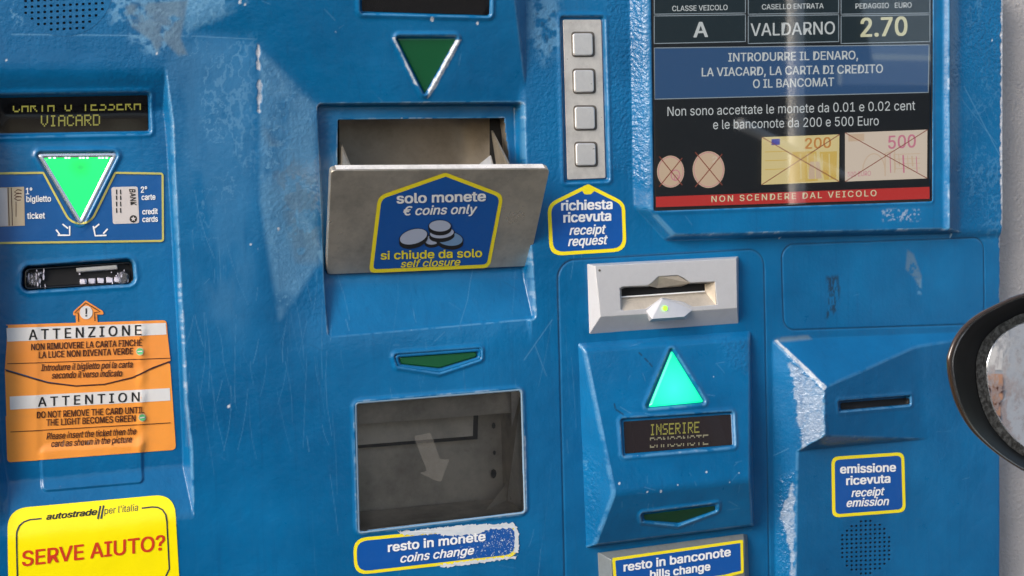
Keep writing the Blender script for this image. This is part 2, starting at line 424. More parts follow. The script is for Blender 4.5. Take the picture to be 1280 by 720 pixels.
def text(body, p0, p1, cap, surf, material, parent, bold=0.02, shear=0., space=1., off=.25, upv=(0, -1), name='lettering'):
    v, f = glyphs(body, bold, shear, space); hv, _ = glyphs('H', bold, 0, 1.); H = hv[:, 1].max()
    p0 = np.array(p0, float); p1 = np.array(p1, float); x0, x1 = v[:, 0].min(), v[:, 0].max()
    u = (v[:, 0]-x0)/(x1-x0); upv = np.array(upv, float)
    q = p0+np.outer(u, p1-p0)+np.outer(v[:, 1]/H*cap, upv)
    if bold <= .004: V = surf(q[:, 0], q[:, 1], off); return mk(name, V, orient(V, f), material, parent)
    d_ = bold*cap/H*.9; Vs = []; Fs = []
    for k, (dx, dy) in enumerate(((-1, -.5), (1, -.5), (1, .5), (-1, .5))):     # a heavier face: the outline laid four times, each a hair above the last
        V = surf(q[:, 0]+dx*d_, q[:, 1]+dy*d_, off+k*.03); b = len(Vs)*len(q); Vs.append(V); Fs += [tuple(i+b for i in t) for t in f]
    V = np.vstack(Vs); return mk(name, V, orient(V, Fs), material, parent)
DOT = {'A': '01110 10001 10001 11111 10001 10001 10001', 'B': '11110 10001 10001 11110 10001 10001 11110', 'C': '01110 10001 10000 10000 10000 10001 01110',
 'D': '11110 10001 10001 10001 10001 10001 11110', 'E': '11111 10000 10000 11110 10000 10000 11111', 'I': '01110 00100 00100 00100 00100 00100 01110',
 'N': '10001 11001 10101 10101 10011 10001 10001', 'O': '01110 10001 10001 10001 10001 10001 01110', 'R': '11110 10001 10001 11110 10100 10010 10001',
 'S': '01111 10000 10000 01110 00001 00001 11110', 'T': '11111 00100 00100 00100 00100 00100 00100', 'V': '10001 10001 10001 10001 10001 01010 00100'}
def dots(body, p0, p1, height, surf, material, parent, rows=range(7), jit=0):
    p0 = np.array(p0, float); p1 = np.array(p1, float); n = len(body)*6-1; st = (p1-p0)/n; ph = height/7; Q = []
    for ci, ch in enumerate(body):
        if ch == ' ': continue
        for r, row in enumerate(DOT[ch].split()):
            if r not in rows: continue
            for k, b in enumerate(row):
                if b == '1':
                    o = p0+st*(ci*6+k)+np.array([0, -height+ph*r]); e = .94
                    Q += [o, o+st*e, o+st*e+np.array([0, ph*e]), o+np.array([0, ph*e])]
    a = np.array(Q); V = surf(a[:, 0], a[:, 1], .3)
    return mk('dot_lettering', V, orient(V, [(4*i, 4*i+1, 4*i+2, 4*i+3) for i in range(len(Q)//4)]), material, parent)
def ell(cx, cy, a, b, rot=0, n=24):
    c, s = math.cos(rot), math.sin(rot); return [(cx+a*math.cos(t)*c-b*math.sin(t)*s, cy+a*math.cos(t)*s+b*math.sin(t)*c) for t in [2*math.pi*i/n for i in range(n)]]
def slab(name, pts, h0, h1, material, parent, r=0, grow=0., bev=0., label=None):
    """plate with front outline pts (pixels) at height h1, going straight back to h0"""
    q = rpoly(pts, r) if r else [p[:2] for p in pts]; a = xz(q, h1); n = len(a)
    fr = [(x/1000, -h1/1000, z/1000) for x, z in a]; bk = [(x/1000, -h0/1000, z/1000) for x, z in a]
    o = mk(name, fr+bk, [tuple(range(n)), tuple(range(2*n-1, n-1, -1))]+[(i, n+i, n+(i+1) % n, (i+1) % n) for i in range(n)], material, parent, label=label)
    fixn(o)
    if bev: bevel(o, bev/1000)
    return o
def poly3(name, pts, faces, material, parent, bev=0., fm=None, kind=None):
    o = mk(name, [P(*p) for p in pts], faces, material, parent, fm=fm, kind=kind)
    if bev: fixn(o); bevel(o, bev/1000)
    return o

# ================================================================== the setting
g = mk('ground', [(-30, -30, -1.2), (30, -30, -1.2), (30, 30, -1.2), (-30, 30, -1.2)], [(0, 1, 2, 3)], M.setdefault('worn_concrete', mat('worn_concrete', (.09, .09, .09), .9)), kind='structure')
_n = N(M['worn_concrete']); _n.l(_n.mix(_n.ramp(_n.noise(40, 8), .3, .7), (.11, .108, .10), (.17, .165, .155)), _n.b.inputs['Base Color']); _n.l(_n.bump(_n.noise(150, 4), .6, .01), _n.b.inputs['Normal'])
wm = mat('grey_wall_paint', (.40, .385, .38), .5, coat=.1); _n = N(wm)
_n.l(_n.mix(_n.ramp(_n.noise(9, 6), .35, .7), (.40, .385, .385), (.47, .45, .45)), _n.b.inputs['Base Color']); _n.l(_n.bump(_n.noise(200, 3), .9, .003), _n.b.inputs['Normal'])
ex = float(up_xz(1253, 360, 0)[0])/1000
mk('wall', [(ex-.3, .05, -1.2), (ex+1.6, .05, -1.2), (ex+1.6, .05, 1.3), (ex-.3, .05, 1.3), (ex-.3, .2, -1.2), (ex+1.6, .2, -1.2), (ex+1.6, .2, 1.3), (ex-.3, .2, 1.3)],
   [(0, 1, 2, 3), (1, 5, 6, 2), (4, 0, 3, 7), (3, 2, 6, 7), (5, 4, 7, 6)], wm, kind='structure')

# ================================================================== the toll machine
T = empty('toll_machine', ROOT, 'blue toll payment machine with screen, coin tray and card slots', 'toll machine'); LOC[T] = ROOT

xl, _ = up_xz(-60, 360, 0); xr, _ = up_xz(1253.5, 360, 0); _, zt = up_xz(1253, -30, 0); _, zb = up_xz(1253, 780, 20)
_, zt2 = up_xz(0, -30, 0); zt = max(zt, zt2)+4
fl = Field(float(xl), float(xr), float(zb), float(zt), 1.0)
X, Z = fl.X, fl.Z
# main relief
F1 = fl.plane((318, 50, 0), (400, 133, -14), (655, 125, -4)); S1 = fl.plane((188, 0, 0), (230, 42, 0), (310, 0, 10)); S5 = fl.plane((645, 0, 20), (658, 0, 0), (657, 118, 0))
F2 = fl.plane((320, 50, 0), (400, 133, -14), (340, 425, 0)); F3b = fl.plane((400, 432, 0), (655, 420, 0), (400, 330, -14))
F5 = (X-float(up_xz(656, 130, 0)[0]))*1.2
fun = smax(smax(F1, F2, 2.5), smax(F3b, F5, 3), 8.)
h = smin(np.zeros_like(X), fun, 2.5)
h = smax(h, smin(smin(F1, S1, 1.5), S5, 2), 1.0)
# card recess on the left
ctr = [(208, 90, 0), (216, 150, 0), (219, 230, 0), (224, 330, 0), (228, 400, 0), (233, 500, 0), (240, 560, 0), (242, 652, 0)]
cfl = [(207, 92, -1), (203, 150, -26), (200, 230, -52), (196, 330, -80), (202, 390, -76), (212, 450, -58), (220, 540, -34), (241, 640, -1)]
a = xz(ctr); b = xz(cfl); zz = fl.zs
xe = np.interp(zz, a[::-1, 1], a[::-1, 0]); xf = np.interp(zz, b[::-1, 1], b[::-1, 0])
dp = np.interp(zz, np.r_[b[::-1, 1], b[0, 1]+8], np.r_[[-c[2] for c in cfl[::-1]], 0]); dp = np.where(zz < b[-1, 1], 0, dp)
kk = np.ones(15)/15; dp = np.convolve(np.pad(dp, 7, 'edge'), kk, 'valid'); xe = np.convolve(np.pad(xe, 7, 'edge'), kk, 'valid'); xf = np.convolve(np.pad(xf, 7, 'edge'), kk, 'valid')
xlf = np.interp(zz, *[v[::-1] for v in (xz([(-6, 90), (0, 200), (4, 300), (8, 400), (10, 500), (12, 640)])[:, 1], xz([(-6, 90), (0, 200), (4, 300), (8, 400), (10, 500), (12, 640)])[:, 0])])
wr = np.clip((xe[None]-X)/np.maximum(xe-xf, 1.2)[None], -.3, 1.3); wl = np.clip((X-(xlf-14)[None])/14, -.3, 1.3)
rec = -dp[None]*np.clip(smin(smin(wr, wl, .12), np.ones_like(X), .12), 0, 1)
h = np.where(X < float(up_xz(300, 300, 0)[0]), np.minimum(h, 0)*0+rec+smax(np.zeros_like(X), smin(F1, S1, 1.5), 1.), h)
# screen housing
L_ = fl.plane((790, 150, 0), (811, 150, 17), (793, 300, 0)); Rr = fl.plane((1186, 100, 17), (1200, 100, 4), (1187, 280, 17))
bot = fl.plane((812, 302, -2), (1180, 293, -2), (812, 296, 14)); botL = fl.plane((800, 268, 0), (832, 302, 0), (818, 268, 16))
hs = smin(smin(L_, np.full_like(X, 17.), 5), smin(bot, botL, 6), 5); hs = smin(hs, Rr, 2.5)
b2 = fl.plane((1190, 300, -1), (1250, 298, -1), (1190, 290, 5)); pr = smin(np.where(X > float(up_xz(1190, 200, 5)[0]), 5., -5.), b2, 3)
hs = smax(hs, pr, 2.5)
ridge = float(up_xz(1184, 150, 18)[0]); hs += 6*np.exp(-((X-ridge)/4.)**2)*(hs > 10)
h = smax(h, np.where(X > float(up_xz(745, 150, 0)[0]), hs, -20), 1.5)
# lower right block with its nose
top = fl.plane((965, 425, 0), (1195, 416, 0), (1030, 485, 46)); lf = fl.plane((965, 425, 0), (1030, 485, 46), (1000, 562, 24))
blk = fl.plane((998, 565, 22), (992, 720, 19), (1160, 545, 8)); nb = fl.plane((1030, 545, 46), (1002, 562, 24), (1158, 549, 8)); nf = fl.plane((1030, 485, 46), (1030, 545, 46), (1158, 490, 8))
hb = smin(smin(top, lf, 2.), smax(blk, smin(nf, nb, 2.5), 1.5), 2.)
h = smax(h, hb, 1.2)
fl.h = h
# pocket round the coin flap
pk = [(398, 131), (653, 129), (657, 250), (669, 398), (411, 421), (404, 270)]
d = rsdf(fl.poly(pk), 4, X, Z); p3 = fl.plane((408, 338, -30), (660, 328, -30), (411, 418, -3))
fl.h = np.where(d < 4, fl.h*(1-sst(.5-d/3.2))+sst(.5-d/3.2)*np.minimum(smax(np.full_like(X, -24.), p3, 3), fl.h), fl.h)
hole1 = [(423, 150), (630, 148), (650, 322), (421, 330)]
dh = rsdf(xz(hole1, -24), 1.5, X, Z); fl.cut |= dh < 0; fl.h += -2.2*sst(.5-dh/3)
# coin return opening
hole2 = [(445, 505), (650, 488), (655, 639), (449, 664)]
dh = rsdf(fl.poly(hole2), 5, X, Z); fl.h += 1.6*np.exp(-((dh-3)/2.6)**2)-3*sst(.3-dh/3.); fl.cut |= dh < 0
W2 = dh
fl.edgewear()
# windows, lenses, slots and grooves
disp1 = [(-40, 123), (184, 119), (185, 163), (-40, 167)]; fl.recess([(-40, 119), (187, 116), (188, 166), (-40, 170)], 4.5, 3, 2.4, 1.2)
tri1 = [(52, 195), (141, 194), (101, 277)]; d_t1 = fl.recess([(44, 191), (148, 190), (101, 284)], 3., 3.5, 2.4, 2.0, 2.5)
slot1 = [(29, 334), (166, 324), (169, 355), (27, 364)]; d_s1 = fl.recess(slot1, 14, 7, 3.4, .8); 
disp2 = [(452, -40), (612, -40), (611, 19), (452, 14)]; fl.recess([(450, -40), (614, -40), (613, 20), (451, 16)], 4.5, 3, 2.2, 1.6)
tri2 = [(494, 46), (573, 46), (531, 120)]; fl.recess(tri2, 4., 2.5, 2.4, 2.0)
sl2 = [(496, 446), (597, 438), (597, 447), (549, 462), (499, 455)]; fl.recess([(493, 444), (600, 436), (600, 448), (549, 465), (497, 457)], 3., 2.0, 2.4, 1.8)
btn = [(703, 23), (753, 23), (759, 224), (708, 226)]; fl.recess([(701, 21), (755, 21), (761, 226), (706, 228)], 3.5, 3, 2.4, 1.3)
scr = [(814, -40), (1165, -40), (1164, 251), (818, 263)]; fl.recess(scr, 4., 1.5, 2.6, .9)
fl.groove([(697, 326), (955, 311), (963, 800), (708, 800)], 22)
fl.groove([(977, 306), (1230, 297), (1231, 405), (980, 413)], 17)
seamX = float(up_xz(1198, 150, 5)[0])
fl.recess([(1048, 502), (1138, 495), (1138, 506), (1049, 514)], 9, 1.5, 2.2, .6)
# small raised pull-tab under the orange label
d = rsdf(fl.poly([(50, 560), (177, 552), (179, 603), (53, 614)]), 5, X, Z); fl.h += 2.2*sst(.5-d/3)
# outer right edge rolls back
xedge = float(xr); fl.h -= 7*np.clip(1-(xedge-X)/6., 0, 1)**2
# gentle unevenness of the moulding
fl.h += (vnoise(X, Z, 70, 21, 3)-.5)*1.2+(vnoise(X, Z, 16, 31, 3)-.5)*.35
# ---- wear
fl.edgewear(.6, .10, 15, .65)
O = fl.at['orange']
def zone(pts, soft, amt):
    global O
    d = sdf(fl.poly(pts), X, Z); O = np.maximum(O, amt*sst(.5-d/soft))
zone([(660, -30), (700, -30), (702, 230), (665, 225)], 30, .45); zone([(757, -30), (812, -30), (812, 235), (765, 210)], 12, .95)
zone([(1200, -30), (1260, -30), (1260, 110), (1200, 90)], 60, 1.); zone([(1200, 200), (1255, 200), (1255, 290), (1200, 290)], 40, .6)
zone([(150, -30), (310, -30), (310, 5), (235, 45), (200, 200), (120, 60)], 40, .25); zone([(324, 60), (400, 135), (400, 420), (324, 300)], 20, .28)
zone([(0, -30), (150, -30), (150, 60), (0, 60)], 20, .25)
fl.at['orange'] = O
fl.patch([(130, -30), (318, -30), (310, 2), (236, 42), (190, 70), (140, 30)], .75, 'scuff', 14, 12, .35, .6, 5, 1, 1, vein=True)
fl.patch([(200, -30), (310, -30), (306, 2), (236, 40), (210, 20)], .5, 'scuff', 10, 30, .35, .3, 6)
fl.patch([(200, 50), (318, 50), (318, 230), (300, 330), (260, 300), (225, 200)], .42, 'scuff', 30, 9, .62, .30, 8, 1, .7, vein=True)
fl.patch([(200, 50), (318, 50), (318, 330), (300, 430), (260, 400), (225, 200)], .16, 'scuff', 30, 40, .5, .3, 38, 1.6, .5)
fl.patch([(250, 60), (290, 60), (285, 180), (250, 170)], .5, 'scuff', 20, 7, .6, .3, 18, vein=True)
fl.patch([(325, 62), (395, 132), (398, 330), (350, 400), (325, 250)], .60, 'scuff', 10, 30, .30, .5, 9)  # paler greyish tint over the whole facet
fl.patch([(325, 62), (395, 132), (398, 330), (350, 400), (325, 250)], .75, 'scuff', 10, 4, .6, .2, 10)
fl.patch([(330, 160), (398, 230), (400, 330), (370, 330)], .45, 'gum', 14, 22, .5, .08, 12)
fl.patch([(345, 225), (356, 222), (402, 312), (404, 332)], .7, 'scuff', 3, 9, .35, .2, 15)
fl.patch([(0, -20), (30, -20), (40, 25), (0, 40)], .6, 'scuff', 14, 9, .6, .3, 16, vein=True)
fl.patch([(150, 5), (235, 0), (226, 48), (234, 68), (224, 70), (205, 52), (196, 66), (188, 50), (160, 30)], .75, 'gum', 5, 20, .32, .2, 13)
fl.patch([(660, -20), (700, -20), (700, 60), (680, 80), (662, 50)], .55, 'scuff', 18, 10, .45, .2, 14)
fl.patch([(665, 10), (695, 10), (690, 70), (672, 60)], .35, 'dirt', 14, 5, .55, .08, 17)
fl.patch([(1205, -20), (1250, -20), (1250, 300), (1205, 300)], .22, 'scuff', 18, 9, .55, .4, 19, vein=True)
fl.patch([(1100, 262), (1150, 262), (1150, 276), (1104, 276)], .4, 'wear', 6, 3, .58, .1, 22)  # sparkling glare on the screen lip, drawn as pale speckle
fl.patch([(1033, 346), (1048, 344), (1050, 360), (1048, 385), (1038, 397), (1031, 398), (1036, 370)], .85, 'dirt', 6, 4, .50, .2, 23, 1.6, .5)
fl.patch([(1134, 312), (1142, 318), (1152, 345), (1150, 360), (1144, 350), (1132, 336)], .6, 'gum', 4, 8, .35, .2, 24)
fl.patch([(1146, 350), (1152, 348), (1152, 368), (1147, 368)], .5, 'scuff', 4, 4, .45, .2, 25)
fl.patch([(967, 422), (1010, 419), (1015, 424), (975, 428)], .8, 'gum', 4, 10, .3, .3, 26)
# glare painted white on nose facet and block's left edge; chips elsewhere
wp = [(987, 452), (1000, 462), (1029, 488), (1030, 543), (1003, 561), (1000, 530), (992, 495)]  # nose glare
def chip(pts, jag, seed, amt=1.0, hole=.40):
    pl_ = fl.poly(pts); W = fl.win(pl_, jag+3); WX, WZ = X[W], Z[W]
    d = sdf(pl_, WX, WZ)+(vnoise(WX, WZ, 7, seed, 4)-.5)*jag; m = sst(.5-d/1.6)
    m2 = m*(1-.35*sst((hole-vnoise(WX, WZ, 3, seed+4, 2))/.1)); fl.at['wear'][W] = np.maximum(fl.at['wear'][W], m2*amt)
    fl.h[W] -= .7*m; fl.at['orange'][W] = np.maximum(fl.at['orange'][W], m*.3)
chip(wp, 9, 41, .36)
zone([(985, 445), (1032, 485), (1032, 548), (1000, 565)], 10, .9); zone([(972, 600), (994, 590), (994, 720), (972, 720)], 10, .9); fl.at['orange'] = O
chip([(990, 600), (992, 605), (993, 720), (986, 720), (987, 690), (984, 668), (974, 640), (984, 622)], 6, 47, .4)
chip([(968, 426), (972, 425), (1034, 484), (1030, 488)], 3, 48)
chip([(321, 54), (325, 56), (325, 88), (321, 86)], 4, 49); chip([(323, 100), (327, 104), (325, 140), (322, 138)], 6, 50, .8)
chip([(491, 47), (494, 47), (523, 108), (519, 106)], 3, 51, .9); chip([(570, 50), (576, 50), (548, 104), (535, 122), (536, 112)], 4, 52)
chip([(1251, -20), (1255, -20), (1255, 280), (1251, 280)], 6, 53); chip([(1251.5, 280), (1255, 280), (1254, 720), (1251, 720)], 6, 54, .6)
chip([(655, 545), (657, 545), (658, 640), (655.5, 640)], 3, 55, .6)
for (x, y, r) in [(540, 24, 4), (597, 29, 3), (286, 508, 3.2), (287, 508, 2), (348, 286, 2.8), (313, 305, 2.2), (322, 311, 1.5), (76, 608, 1.5), (8, 75, 2), (420, 40, 1.6), (196, 66, 3), (300, 3, 4), (306, 6, 2), (975, 297, 2.5), (820, 257, 2), (1240, 50, 2)]:
    px, pz, _h = fl.hit(x, y); W = fl.win(np.array([[float(px), float(pz)]]), 8); dd = np.hypot(X[W]-px, (Z[W]-pz)*.8)+(vnoise(X[W], Z[W], 2.5, 60, 2)-.5)*2; fl.at['wear'][W] = np.maximum(fl.at['wear'][W], sst(.5-(dd-r*.45)/1.0))
for k in range(120):
    x = random.uniform(235, 420) if k < 70 else random.uniform(380, 730); y = random.uniform(180, 520) if k < 90 else random.uniform(400, 700)
    ln = random.uniform(14, 110); an = random.gauss(1.52, .13); c = random.uniform(-.2, .2)
    pts = [(x+math.cos(an+c*t)*ln*t, y+math.sin(an+c*t)*ln*t) for t in (0, .33, .66, 1)]
    fl.line(pts, .40, random.uniform(.06, .30)**1.0, 'scuff')
for k in range(60):
    x = random.uniform(0, 1250); y = random.uniform(0, 720); ln = random.uniform(4, 22); an = random.uniform(0, 6.28)
    fl.line([(x, y), (x+math.cos(an)*ln, y+math.sin(an)*ln)], .45, random.uniform(.1, .4), random.choice(['scuff', 'scuff', 'dirt']))
fl.line([(1140, 150), (1205, 60), (1235, 200)], .1, 0, 'scuff'); fl.line([(1205, 108), (1250, 195)], .6, .45, 'scuff'); fl.line([(1203, 125), (1246, 180)], .5, .35, 'scuff')
fl.line([(655, 450), (690, 400)], .6, .4, 'scuff'); fl.line([(668, 430), (683, 470)], .5, .35, 'scuff'); fl.line([(15, 43), (120, 44), (230, 45)], .7, .5, 'scuff'); fl.line([(240, 45), (318, 49)], .7, .4, 'scuff')
for i in range(60):
    x = random.uniform(455, 650); y = 148 if x > 500 else 148; fl.line([(x, y), (x+random.uniform(1, 5), y)], .5, random.choice([0, .9, .7]) if 495 < x < 545 else 0, 'wear')
sp = [(1082, 684, 34.5, 5.85), (80, -16, 59, 8.0)]
for (cx, cy, r, p) in sp: fl.cut |= sdf(fl.poly(ell(cx, cy, r, r)), X, Z) < 0
S = fl.surf(.3)
front = fl.mesh('front_panel', M['blue'], T)
# side returns of the cabinet behind the panel
xe_, zt_, zb_ = xedge/1000, float(zt)/1000, float(zb)/1000; xl_ = float(xl)/1000
mk('cabinet_shell', [(xe_, .006, zb_), (xe_, .05, zb_), (xe_, .05, zt_), (xe_, .006, zt_)], [(0, 1, 2, 3)], M['blue2'], T)
mk('cabinet_back', [(xl_, .17, zb_), (xe_, .17, zb_), (xe_, .17, zt_), (xl_, .17, zt_)], [(0, 1, 2, 3)], M['void'], T)

# ---- perforated speaker plates
def speaker(cx, cy, r, pitch, hr, rr):
    hx, hz, hh = fl.hit(cx, cy)
    pts = ell(cx, cy, r+2.5, r+2.5, 0, 40); holes = []
    k = int(r/pitch)+2
    for i in range(-k, k+1):
        for j in range(-k, k+1):
            x, y = cx+i*pitch+.5*0, cy+j*pitch*.93-i*pitch*.05
            if math.hypot(x-cx, y-cy) < rr and -8 < y < 728: holes.append(ell(x, y, hr, hr*1.1, 0, 8))
    vs = list(pts); es = [(i, (i+1) % 40) for i in range(40)]
    for hl in holes: b = len(vs); vs += hl; es += [(b+i, b+(i+1) % 8) for i in range(8)]
    v, e, f, *_ = delaunay_2d_cdt([Vector(p) for p in vs], es, [list(range(40))], 1, 1e-5)
    cs = np.array([[sum(c)/8 for c in zip(*hl)] for hl in holes])
    keep = []
    for t in f:
        m = np.mean([tuple(v[i]) for i in t], 0)
        if np.min(np.hypot(*(cs-m).T)) > hr*.72: keep.append(tuple(t))
    a = np.array([tuple(q) for q in v]); V = S(a[:, 0], a[:, 1], -.1)
    pl = mk('speaker_plate', V, orient(V, keep), M['blue2'], T, smooth=True)
    W_ = []; FF = []
    for hl in holes:
        a = np.array(hl); t = S(a[:, 0], a[:, 1], -.1); b = len(W_); bk = t+np.array([0, .003, 0]); W_ += list(t)+list(bk)
        FF += [(b+i, b+8+i, b+8+(i+1) % 8, b+(i+1) % 8) for i in range(8)]+[tuple(range(b+8, b+16))]
    mk('speaker_holes', W_, FF, M['seam'], pl, kind='stuff')
speaker(1082, 684, 34.5, 5.85, 1.55, 33.5)
speaker(80, -16, 59, 8.0, 1.9, 58)

# ---- displays
def display(pts, h, rim=True):
    o = decal('display_window', pts, S, M['black'], T, .4); return o
dw = decal('display_window', rpoly(disp1, 3), S, M['black'], T, .5, dense=12)
dots('CARTA O TESSERA', (16, 140.5), (176, 137.5), 14, S_ := (lambda px, py, o=0.: S(px, py, o+.7)), M['led_on'], dw, rows=range(3, 7))
dots('VIACARD', (51, 158.5), (125, 157), 14, S_, M['led_on'], dw)
dw2 = decal('display_window', rpoly(disp2, 3), S, M['black'], T, .5, dense=12)

def avgsurf(pts, field, off=.0):
    a = np.array(pts, float); Xh, Zh, hh = field.hit(a[:, 0], a[:, 1]); p = [(a[i, 0], a[i, 1], hh[i]) for i in range(3)]; return planesurf(*p)
# ---- triangular and sliver lenses with their rims
def ring(name, pts, r, wd, surf, material, parent, off, ht=1.2):
    o_ = rpoly(pts, r); i_ = [tuple(q) for q in rpoly(insetp(pts, wd), max(r-wd, .5))]; m_ = rpoly(insetp(pts, wd*.5), max(r-wd*.5, .5)); n = len(o_)
    A = np.array(o_); B = np.array(m_); C_ = np.array(i_)
    V = np.vstack([surf(A[:, 0], A[:, 1], off), surf(B[:, 0], B[:, 1], off+ht), surf(C_[:, 0], C_[:, 1], off)])
    f = [(i, (i+1) % n, n+(i+1) % n, n+i) for i in range(n)]+[(n+i, n+(i+1) % n, 2*n+(i+1) % n, 2*n+i) for i in range(n)]
    return mk(name, V, orient(V, f), material, parent, smooth=True)
st1 = avgsurf([(66, 204), (130, 203), (101, 262)], fl); c1 = tuple(st1(100, 209, 2.0)); M['g_on'] = lens('green_lens_lit', (.0, .80, .085), (.0, .10, .01), .85, c1, .016)
c2 = P(843, 485, 22); M['g_on2'] = lens('cyan_green_lens_lit', (.0, .80, .30), (.03, 1.0, .52), .8, c2, .04)
def lensmesh(pts, r, surf, material, off, ht=1.5, ins=3):
    o_ = rpoly(pts, r); i_ = rpoly(insetp(pts, ins), max(.5, r-1)); n = len(o_); A = np.array(o_); B = np.array(i_)
    V = np.vstack([surf(A[:, 0], A[:, 1], off), surf(B[:, 0], B[:, 1], off+ht)])
    f = [(i, (i+1) % n, n+(i+1) % n, n+i) for i in range(n)]+[tuple(range(n, 2*n))]
    o = mk('arrow_light', V, orient(V, f), material, T, smooth=False); return o
st1 = avgsurf([(66, 204), (130, 203), (101, 262)], fl)
l1 = lensmesh([(53, 197), (140, 196), (101, 276)], 5, st1, M['g_on'], .8, 1.5, 2.5)
ring('light_rim', [(45, 192), (148, 191), (101, 285)], 7, 5.5, st1, M['chrome'], l1, 2.2, 2.0)
for x in (62, 68, 82, 86, 100, 104, 109, 124, 128, 133):
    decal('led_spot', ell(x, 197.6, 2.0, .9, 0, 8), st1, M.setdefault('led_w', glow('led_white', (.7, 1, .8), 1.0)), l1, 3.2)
st2 = avgsurf([(508, 52), (560, 52), (531, 105)], fl)
l2 = lensmesh([(496, 48), (571, 48), (531, 117)], 2.5, st2, M['g_off'], .4, .8, 2)
st3 = avgsurf([(506, 450), (590, 443), (549, 457)], fl)
l3 = lensmesh([(498, 446), (595, 439), (596, 446), (549, 460), (501, 455)], 3, st3, M['g_off'], .4, .8, 1.5)
ring('light_rim', [(492, 443), (601, 435), (601, 449), (549, 466), (496, 459)], 6, 3.6, st3, M['blue2'], l3, 2.6, 1.2)

# ---- card slot: black mouth with clear plastic guides
a = rpoly(insetp(slot1, 2), 7); sf = avgsurf([(60, 332), (140, 328), (90, 358)], fl)
ms = decal('card_slot', a, lambda px, py, o=0.: sf(px, py, o), M['void'], T, .6)
def blob(name, cx, cy, wpx, hpx, h0, ht, material, parent, seed, n=10):
    """lumpy moulded block; cx, cy photo pixel of its middle"""
    rg = random.Random(seed); V = []; Fc = []
    for k, (s_, z_) in enumerate(((1., 0), (.95, .55), (.7, 1.))):
        for i in range(n):
            t = 2*math.pi*i/n; rr = 1/max(abs(math.cos(t)), abs(math.sin(t)))**.7*rg.uniform(.9, 1.1)
            V.append(P(cx+wpx/2*s_*rr*math.cos(t), cy+hpx/2*s_*rr*math.sin(t), h0+ht*z_))
    for k in range(2): Fc += [(k*n+i, k*n+(i+1) % n, (k+1)*n+(i+1) % n, (k+1)*n+i) for i in range(n)]
    Fc.append(tuple(range(2*n, 3*n))); return mk(name, V, orient(V, Fc), material, parent)
sh = float(fl.hit(100, 345)[2])
ring('slot_rim', [(30, 335), (165, 326), (168, 355), (29, 363)], 7, 4, lambda px, py, o=0.: sf(px, py, o), M['black'], ms, 1, 5)
for k in range(5): blob('clear_guide', 36+k*4.6, 347+(k % 2)*5-k*.3, 3.4, 11-(k % 2)*3, sh+.5, 7, M.setdefault('frost', mat('frosted_guide', (.66, .64, .74), .12, coat=.8)), ms, 30+k, 6)
blob('clear_guide', 42, 350, 19, 17, sh+.5, 8, M['clear'], ms, 1); blob('clear_guide', 48, 343, 12, 10, sh+.5, 5, M['clear'], ms, 3)
blob('clear_guide', 154, 348, 14, 18, sh+.5, 9, M['clear'], ms, 2)
for i, x in enumerate((104, 115, 126, 137, 147)): blob('clear_guide', x, 352.5-(x-100)*.06, 9.5, 8, sh+.5, 5, M.setdefault('frost', mat('frosted_guide', (.62, .6, .72), .15, coat=.5)), ms, 5+i, 8)
bar = poly3('guide_bar', [(95, 335, sh+2), (146, 331, sh+2), (147, 337, sh+2), (96, 341, sh+2), (95, 335, sh+7), (146, 331, sh+7), (147, 336, sh+7), (96, 340, sh+7)], [(4, 5, 6, 7), (0, 1, 5, 4), (1, 2, 6, 5), (2, 3, 7, 6), (3, 0, 4, 7)], M['plate'], ms, .8)

_rg = random.Random(5)
for k in range(26):  # small white slivers modelled for glints on the clear plastic
    x, y = (_rg.uniform(31, 57), _rg.uniform(338, 362)) if k < 14 else ((_rg.uniform(146, 163), _rg.uniform(334, 358)) if k < 20 else (_rg.uniform(98, 148), _rg.uniform(332, 357)))
    blob('clear_guide', x, y-(x-40)*.03, _rg.uniform(1.2, 3.2), _rg.uniform(2, 8), sh+1, _rg.uniform(5, 9), M['frost'], ms, 60+k, 5)
# ---- printed instructions beside the lit arrow
pr = decal('instruction_panel', rpoly([(-20, 217), (56, 216), (90, 272, 10), (112, 272, 10), (143, 216), (203, 217), (203, 301), (-20, 303)], 1), S, M.setdefault('pblue', label_mat('print_blue', (.005, .09, .30), fade=.1, fc=(.1, .2, .4))), T, .0, dense=6)
stroke('border_line', rpoly([(-20, 217), (54, 216), (88, 279, 18), (113, 279, 18), (144, 216), (203, 217, 3), (203.5, 301, 3), (-20, 304)], .5, 6), 2.6, S, M['pyellow'], pr, .8, closed=True)
decal('ticket_picture', [(-20, 235), (30, 233.5), (31, 282), (-20, 284)], S, M['beige'], pr, .35, dense=12)
decal('ticket_stub', [(-20, 236), (9, 235), (10, 282), (-20, 284)], S, M['cardw'], pr, .5, dense=12)
for x in (10, 14): stroke('ticket_line', [(x, 234.5), (x+1.5, 282)], .9, S, M['brown'], pr, .6)
for k in range(3):
    y = 238+k*4.2; stroke('ticket_arrow', [(27, y), (22, y-1), (18, y+2), (22, y+4), (26, y+3.5)], 1.2, S, M['beige' if 0 else 'brown'], pr, .6)
stroke('ticket_arrow', [(20, 252), (20, 271)], .8, S, M['brown'], pr, .6)
decal('card_picture', rpoly([(139, 234), (172, 233), (174, 279), (141, 280)], 3), S, M['cardw'], pr, .35, dense=12)
text('BANK', (161.5, 236.5), (163.5, 257), 7, S, M['ink'], pr, .02, .1, off=.6, upv=(1, -.05))
for xx in (145.5, 150.5):
    for (ya, yb_) in ((237, 243), (244.5, 250), (252, 258), (260, 266)): stroke('card_line', [(xx, ya), (xx+.3, yb_)], 1.5, S, M['ink'], pr, .6)
decal('star_disc', ell(166.5, 273.5, 4.6, 4.6), S, M['ink'], pr, .6)
